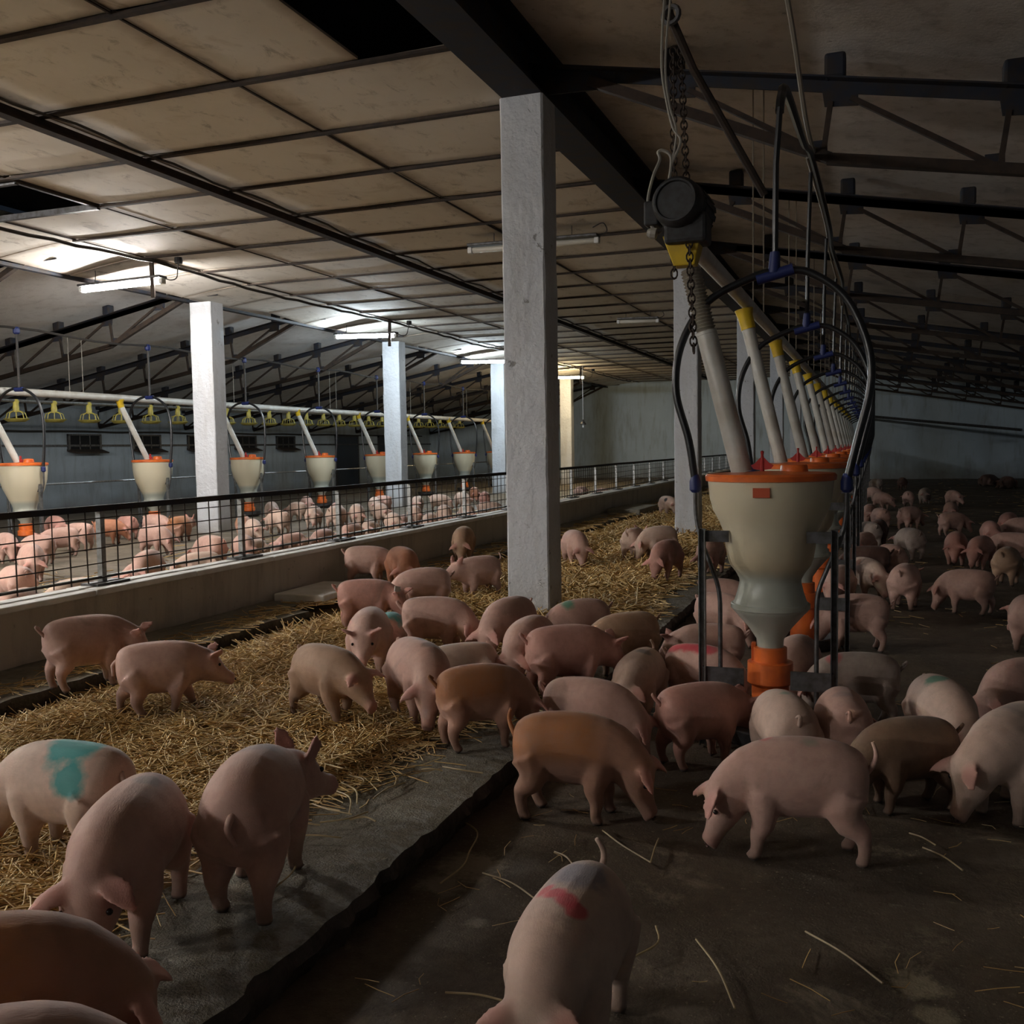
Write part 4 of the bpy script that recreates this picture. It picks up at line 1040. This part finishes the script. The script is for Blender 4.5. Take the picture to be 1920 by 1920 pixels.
# ---- close to the photographer
pig((200,1468),(85,1478), S_, 'near_green', 'pale', 'pale pig with a big teal spray mark on its back, nosing in the straw', ((-.12,.02,.40,.13,TEAL,.95),(-.20,.12,.33,.08,TEAL,.9),(-.20,-.13,.33,.07,TEAL,.9)), eyes=True, va=42, gp=(132,1604), fix=.3, s=.92)
pig((312,1520),(212,1632), K_, 'near_front', 'pink', 'pink pig coming down off the straw with its head lowered to the kerb', ((-.16,.02,.40,.05,GREY,.5),), eyes=True, va=163, gp=(250,1752), fix=.15, s=.98)
pig((425,1470),(480,1430), K_, 'near_away', 'pink', 'pink pig seen from behind on the kerb, head turned, ears pricked', ((.02,0,.40,.10,GREY,.45),), eyes=True, va=-12, gp=(478,1668), fix=.2, s=1.0)
pig((-130,1752),(88,1772), K_, 'near_brown', 'brown', 'brown backed pig on the straw edge with its pink ear standing out', eyes=True, va=-92, gp=(-10,2110), fix=.2, s=1.0)
pig((-130,1905),(10,1905), K_, 'near_down', 'pink', 'pink pig with a broad ear, half in view next to the brown backed one', eyes=True, gp=(-60,2365), va=-88, fix=.2, s=1.0)
pig((1108,1588),(1050,1765), L_, 'near_down', 'pale', 'pale pig with a grey patch and a red stripe across its back', ((-.14,-.01,.405,.10,BLUEP,.7),(-.03,-.07,.40,.035,REDP,.85),(.015,-.035,.405,.035,REDP,.9),(.055,.0,.405,.037,REDP,.9),(.09,.035,.40,.035,REDP,.85)), eyes=True, va=166, s=.97, fix=.2)
pig((1592,1425),(1385,1425), L_, 'near_side', 'pink', 'pink pig standing side on, nosing the floor opposite the orange brown one', ((.36,.0,.17,.08,(.30,.17,.09),.8),(.10,0,.40,.035,REDP,.6),(-.10,.03,.40,.05,GREEN,.35)), eyes=True, gp=(1485,1600), va=90, fix=.0, s=.97)
pig((975,1385),(1160,1392), L_, 'near_brown', 'brown', 'orange brown backed pig on the aisle floor with its snout down', eyes=True, gp=(1085,1530), va=-98, fix=.1, s=.97)
pig((822,1268),(975,1248), K_, 'root', 'brown', 'brown saddled pig stepping off the straw onto the kerb', s=.88, fix=.3)
pig((1012,1275),(1140,1300), L_, 'root', 'pink', 'pink pig with a dark streak on its flank, bending down behind the orange brown one', ((.0,.10,.36,.07,GREY,.7),), va=-112)
pig((1232,1292),(1362,1300), L_, 'stand', 'rosy', 'rosy pig with its rump to the kerb, feeding beside the slotted post', va=-58)
pig((1492,1335),(1445,1292), L_, 'root', 'pale', 'pale pig with a green dab, feeding at the trough seen from behind', ((-.08,.0,.40,.045,GREEN,.7),), va=18)
pig((1575,1328),(1538,1292), L_, 'root_r', 'pink', 'pink pig feeding shoulder to shoulder with the green dabbed one', ((-.14,0,.40,.06,GREY,.35),), va=12)
pig((995,1190),(1140,1172), K_, 'stand', 'rosy', 'long dusky pig beside the peeling column, tail towards the straw')
pig((1048,1150),(948,1190), K_, 'root', 'pink', 'pink pig heading into the straw at the foot of the peeling column')
pig((1122,1132),(1068,1132), K_, 'root', 'pink', 'pig with a green mark on its shoulder behind the peeling column', ((.10,.02,.38,.075,GREEN,.8),))
pig((1232,1152),(1132,1158), K_, 'stand', 'tan', 'tan pig on the kerb with its curly tail raised')
pig((1172,1202),(1150,1248), L_, 'near_down', 'pale', 'whitish pig with a dark streak walking between the kerb and the feeder', ((-.05,.02,.40,.06,GREY,.8),), va=165)
pig((1242,1215),(1365,1222), L_, 'root', 'pink', 'pink pig with a long red stripe along its spine behind the post', tuple((-.28+.05*i,-.035,.40,.055,REDP,.8) for i in range(8)))
pig((1400,1182),(1290,1172), L_, 'stand', 'pink', 'pink pig facing the kerb with its round ear showing, behind the red striped one')
pig((1658,1130),(1552,1122), L_, 'root', 'pink', 'pink pig with a curled tail feeding from the far side of the first feeder')
pig((1648,1235),(1545,1225), L_, 'root', 'grey', 'greyish pig with a red dab feeding beside the slotted right post', ((.14,.04,.39,.06,REDP,.6),))
pig((1540,1192),(1492,1225), L_, 'root', 'pink', 'pink pig squeezed behind the right post of the first feeder')
pig((1322,1092),(1378,1092), L_, 'root', 'pink', 'pink pig behind the left post of the first feeder, next to the kerb', group='pair behind the left post')
pig((1318,1118),(1372,1120), L_, 'root', 'pink', 'pink pig behind the left post of the first feeder, next to the kerb', group='pair behind the left post')
pig((1742,1250),(1782,1318), L_, 'root', 'pale', 'pale pig with a green mark on its back walking towards the open floor', ((-.05,-.02,.40,.07,GREEN,.8),), eyes=True, va=-158)
pig((1960,1240),(1872,1252), L_, 'root', 'pink', 'pink pig with a round ear meeting the green marked one')
pig((1900,1315),(1845,1415), L_, 'root_r', 'pale', 'large pale pig with dark skin folds and a pink flopping ear', ((-.05,0,.40,.09,GREY,.45),), eyes=True, s=1.02, gp=(1905,1530), fix=.2, va=165)
pig((1712,1402),(1662,1405), L_, 'root', 'umber', 'dusky brown pig in the shade between the nosing pig and the large pale one', gp=(1695,1515), va=120, fix=.3, s=.86)
# ---- further back along the dim aisle
DG = 'pigs further down the dim aisle'
pig((1868,1078),(1785,1068), L_, 'root_l', 'pink', 'pink pig walking towards the feeders with pointed ears forward')
pig((1682,1075),(1708,1052), L_, 'stand', 'pink', 'pink pig seen from behind with its tail curled, facing the end wall')
pig((1662,1030),(1610,1026), L_, 'far', 'dark', 'dark reddish black pig beside the row of feeder posts')
pig((1602,1048),(1640,1052), L_, 'far', 'pale', 'pale pig with a brown spot in front of the dark reddish one', ((-.05,-.08,.36,.05,(.25,.11,.07),.9),))
pig((1708,1035),(1640,1016), L_, 'far', 'pink', 'pink pig with a dark shoulder streak behind the dark reddish one', ((.0,0,.40,.06,GREY,.7),))
pig((1742,1000),(1680,988), L_, 'far', 'grey', 'grey backed pig beyond the dark reddish one', ((-.1,0,.40,.14,GREY,.6),))
pig((1800,990),(1785,1012), L_, 'far', 'rosy', 'rosy pig coming head on down the dim aisle')
pig((1868,1042),(1905,1020), L_, 'stand', 'tan', 'dirty yellowish pig seen from behind near the pointed eared one')
for (r, s2, tn) in [((1762,965),(1800,962),'pink'),((1860,1005),(1820,1012),'rosy'),((1930,1005),(1880,1000),'pink'),((1680,955),(1725,950),'pink'),((1770,920),(1800,922),'pink'),((1790,938),(1775,948),'pink'),
        ((1752,915),(1715,918),'grey'),((1695,928),(1712,918),'pink'),((1640,945),(1622,950),'pink'),((1665,958),(1640,952),'pink'),((1650,985),(1620,978),'grey'),((1640,925),(1662,925),'pink'),((1625,915),(1645,915),'pink'),
        ((1660,900),(1630,898),'grey'),((1700,898),(1685,895),'dark'),((1905,962),(1875,965),'rosy'),((1945,975),(1905,972),'pink'),((1925,1140),(1935,1110),'pink'),((1632,1000),(1610,1002),'pink'),((1655,970),(1630,985),'dark'),((1845,975),(1870,985),'rosy'),((1590,1060),(1560,1070),'pink')]:
    lab = {'pink': 'pink pig in the loose crowd further down the dim aisle', 'rosy': 'rosy brown pig in the loose crowd further down the dim aisle', 'grey': 'greyish pig in the crowd near the end of the dim aisle', 'dark': 'blackish pig in the crowd near the end of the dim aisle'}[tn]
    pig(r, s2, L_, random.choice(['far', 'far_l', 'far']), tn, lab, group=DG+' '+tn)
for (r, s2) in [((1835,893),(1868,890)),((1905,897),(1875,893))]:
    pig(r, s2, L_, 'far_lie', 'dark', 'dark pig lying against the end wall in the dim corner', group='dark pigs at the end wall', s=1.35)
# ---- on the straw
pig((108,1172),(180,1156), .087, 'stand_r', 'pink', 'pink pig standing on the ledge against the low wall, tail curled')
pig((220,1222),(345,1204), S_, 'walk', 'pink', 'pink pig walking along the straw towards the column, snout raised', eyes=True)
pig((560,1212),(648,1222), S_, 'walk_b', 'tan', 'tan pig trotting across the middle of the straw')
pig((742,1198),(825,1215), S_, 'root_r', 'pink', 'pink pig with two dark spots on its back, rump to the wall', ((-.06,.03,.40,.07,GREY,.8),(.10,-.02,.39,.05,BLACK,.55)))
et = pig((640,1096),(712,1088), S_, 'stand_r', 'rosy', 'reddish pig with a white ear tag by the ledge')
pig((842,1072),(762,1072), S_, 'root', 'pink', 'pink pig facing the reddish ear tagged one with its tail curled up')
pig((935,1046),(872,1048), S_, 'alert', 'pink', 'pink pig with pricked ears looking towards the low wall')
pig((678,1032),(708,1028), .087, 'stand', 'pink', 'pink pig on the ledge pressed against the brown one')
pig((720,1026),(762,1030), .087, 'root_r', 'redbrown', 'chestnut brown pig on the ledge beside the low wall')
pig((882,985),(855,1000), .087, 'root', 'tan', 'dusky pig on the ledge coming along the low wall, head low')
pig((702,1138),(682,1158), S_, 'stand', 'pink', 'pink pig facing the camera in the straw with its ears spread', eyes=True)
pig((752,1152),(725,1162), S_, 'lie', 'pink', 'pig with a teal sprayed back lying in the straw', ((-.05,.0,.26,.16,TEAL,.95),))
pig((778,1128),(808,1122), S_, 'root_r', 'pink', 'pink pig seen from behind with a grey smudge on its rump', ((-.26,.03,.38,.06,GREY,.7),))
pig((985,1125),(935,1132), S_, 'root', 'pink', 'pink pig coming out from behind the peeling column')
pig((905,1215),(872,1212), S_, 'lie', 'pale', 'pale pig lying low in the straw behind the brown saddled one')
pig((1066,998),(1086,1000), S_, 'root', 'pink', 'small looking pink pig seen from behind just past the peeling column')
pig((1168,1000),(1208,988), S_, 'alert', 'pale', 'pale pig in the straw lifting its head over another')
pig((1250,992),(1228,990), S_, 'root', 'pale', 'pale pig half hidden by the rosy one near the second column')
pig((1290,1012),(1212,1024), S_, 'root', 'rosy', 'rosy pig rooting in the straw in front of the second column')
pig((1352,1008),(1315,1016), K_, 'root', 'pink', 'pink pig with its head down at the foot of the second column')
pig((1199,916),(1214,912), S_, 'far', 'rosy', 'far off pig on the ledge by the low wall, seen from behind')
pig((1238,932),(1262,932), S_, 'far', 'pale', 'white pig with a black spot next to the second column', ((.10,-.10,.34,.06,BLACK,1),))
# ear tag
q = MB().box(-.03,.03,-.004,.004,-.03,.03).build('ear_tag', 'ceramic', et); q.location = (.24,-.14,.33); q.rotation_euler = (0,.2,.5)
tag(q, 'square white ear tag')
# ---- in the lit far pen behind the fence
LG = 'pigs of the lit far pen'
lp = [((5,1000),(32,1004),'pink','far'),((38,1012),(80,1040),'pink','root'),((86,1008),(50,1005),'pink','far'),((60,1072),(8,1060),'pink','stand'),((145,992),(95,992),'pink','stand'),((172,985),(132,982),'pink','far'),
      ((75,968),(130,972),'rosy','far'),((180,978),(215,975),'redbrown','far'),((258,972),(222,968),'rosy','far'),((262,990),(308,988),'pink','root'),((318,974),(350,968),'brown','alert'),((275,968),(300,966),'pink','far'),
      ((298,1030),(235,1042),'pink','root'),((430,1012),(368,1006),'pink','root'),((445,1002),(468,1010),'pink','far'),((450,962),(462,975),'brown','far'),((468,968),(478,985),'pale','far_l'),
      ((545,962),(505,958),'pale','far'),((580,945),(540,942),'pale','far'),((600,950),(575,952),'pale','far_l'),((605,955),(650,948),'pale','far'),((640,940),(620,950),'pink','far'),((650,942),(690,955),'pale','root'),((690,930),(715,938),'pale','far'),
      ((700,942),(725,950),'pale','far_l'),((715,960),(760,968),'pale','far'),((765,945),(790,955),'pale','far'),((790,928),(775,935),'pale','far'),((805,930),(835,928),'pale','far'),((820,945),(845,955),'pale','root'),((862,945),(885,950),'pale','far'),
      ((850,925),(880,925),'pale','far'),((875,912),(905,918),'redbrown','far'),((905,930),(912,918),'rosy','far'),((520,940),(495,945),'pale','far_l'),((560,930),(590,935),'pink','far'),((735,932),(705,930),'pink','far'),((900,945),(925,942),'pale','far'),((1075,915),(1100,912),'pink','far_lie'),((1115,918),(1135,916),'pink','far_lie')]
labs = {'pink': 'pink pig in the lit far pen behind the wire fence', 'pale': 'pale whitish pig in the brightly lit crowd under the cool lamps', 'rosy': 'dusky rosy pig in the far pen behind the fence', 'redbrown': 'reddish brown pig by a feeder in the far pen', 'brown': 'brown pig standing among pink ones in the far pen'}
for r, s2, tn, po in lp: pig(r, s2, .005, po, tn, labs[tn], group=LG+', '+tn)
for r, s2 in [((305,1055),(255,1060)),((415,1038),(345,1040)),((175,1086),(110,1092)),((580,1000),(520,1004)),((635,992),(580,998)),((675,982),(645,985)),((700,975),(685,980)),((770,965),(745,970)),((500,1012),(455,1016)),((60,1105),(15,1112)),((820,962),(795,966)),((880,958),(860,960))]:
    pig(r, s2, .005, 'lie', random.choice(['pink','pale']), 'pink pig lying close behind the low wall in the far pen', group='pigs lying behind the low wall')

# ---- nudge pigs so that bodies touch instead of passing through each other, the posts, columns and walls
bpy.context.view_layer.update()
def seg(o, s):
    a = o.rotation_euler.z; d = Vector((math.cos(a), math.sin(a))); c = Vector(o.location[:2])
    return [c+d*(-.14*s), c+d*(-.02*s), c+d*(.09*s)], c+d*(.23*s)
obst = [(FXR, FY0+FDY*k, .13) for k in range(15)]+[(FXR+q*.30, FY0+FDY*k-.15, .03) for k in range(15) for q in (-1, 1)]
obst += [(-12.2, 11.58+2.88*k, .2) for k in range(9)]+[(-2.51, 7.32+6.86*k, .20) for k in range(5)]+[(-10.41, 13.79+6.8*k, .24) for k in range(4)]
for it in range(60):
    data = [seg(o, s) for o, s, fx in PIGS]
    mv = [Vector((0, 0)) for _ in PIGS]
    for i in range(len(PIGS)):
        oi_, si, fi = PIGS[i]
        for j in range(i):
            oj, sj, fj = PIGS[j]
            if abs(oi_.location.x-oj.location.x)+abs(oi_.location.y-oj.location.y) > 1.1: continue
            A = [(p, .132*si) for p in data[i][0]]+[(data[i][1], .075*si)]; B = [(p, .132*sj) for p in data[j][0]]+[(data[j][1], .075*sj)]
            for p, ra in A:
                for q, rb in B:
                    d = p-q; L = d.length
                    if L < ra+rb and L > 1e-5:
                        push = d/L*(ra+rb-L)*.16; mv[i] += push; mv[j] -= push
        for p, ra in [(p, .132*si) for p in data[i][0]]:
            for ox, oy, orr in obst:
                d = p-Vector((ox, oy)); L = d.length
                if L < ra+orr: mv[i] += d/max(L, 1e-4)*(ra+orr-L)*.3
            lo, hi = (-4.70+ra, 99) if p.x > -4.83 else (-99, -4.96-ra)
            if p.x < lo: mv[i].x += (lo-p.x)*.4
            if p.x > hi: mv[i].x -= (p.x-hi)*.4
            if p.y > YF-ra: mv[i].y -= (p.y-YF+ra)*.4
    for (o, s, fx), m_ in zip(PIGS, mv):
        if m_.length > .05: m_ = m_.normalized()*.05
        o.location.x += m_.x*fx; o.location.y += m_.y*fx

# tell the crowd apart by the feeder each stands nearest to
for o, s, fx in PIGS:
    g = o.get('group', '')
    if g.startswith(LG) or g.startswith('pigs lying'):
        k = max(0, min(8, round((o.location.y-11.58)/2.88))); w_ = NTH[k]+' feeder of the lit row'
    elif g.startswith(DG):
        k = max(1, min(14, round((o.location.y-FY0)/FDY))); w_ = NTH[k-1]+' feeder behind the motor feeder'
    else: continue
    base = {'pink': 'pink pig', 'pale': 'pale whitish pig', 'rosy': 'dusky rosy pig', 'redbrown': 'reddish brown pig', 'brown': 'brown pig', 'grey': 'greyish pig', 'dark': 'blackish pig'}
    if g.startswith('pigs lying'): b_ = 'pig lying behind the low wall'
    else: b_ = base[g.split()[-1]]+' in the crowd'
    o['label'] = b_+', level with the '+w_; o['group'] = g+', '+w_
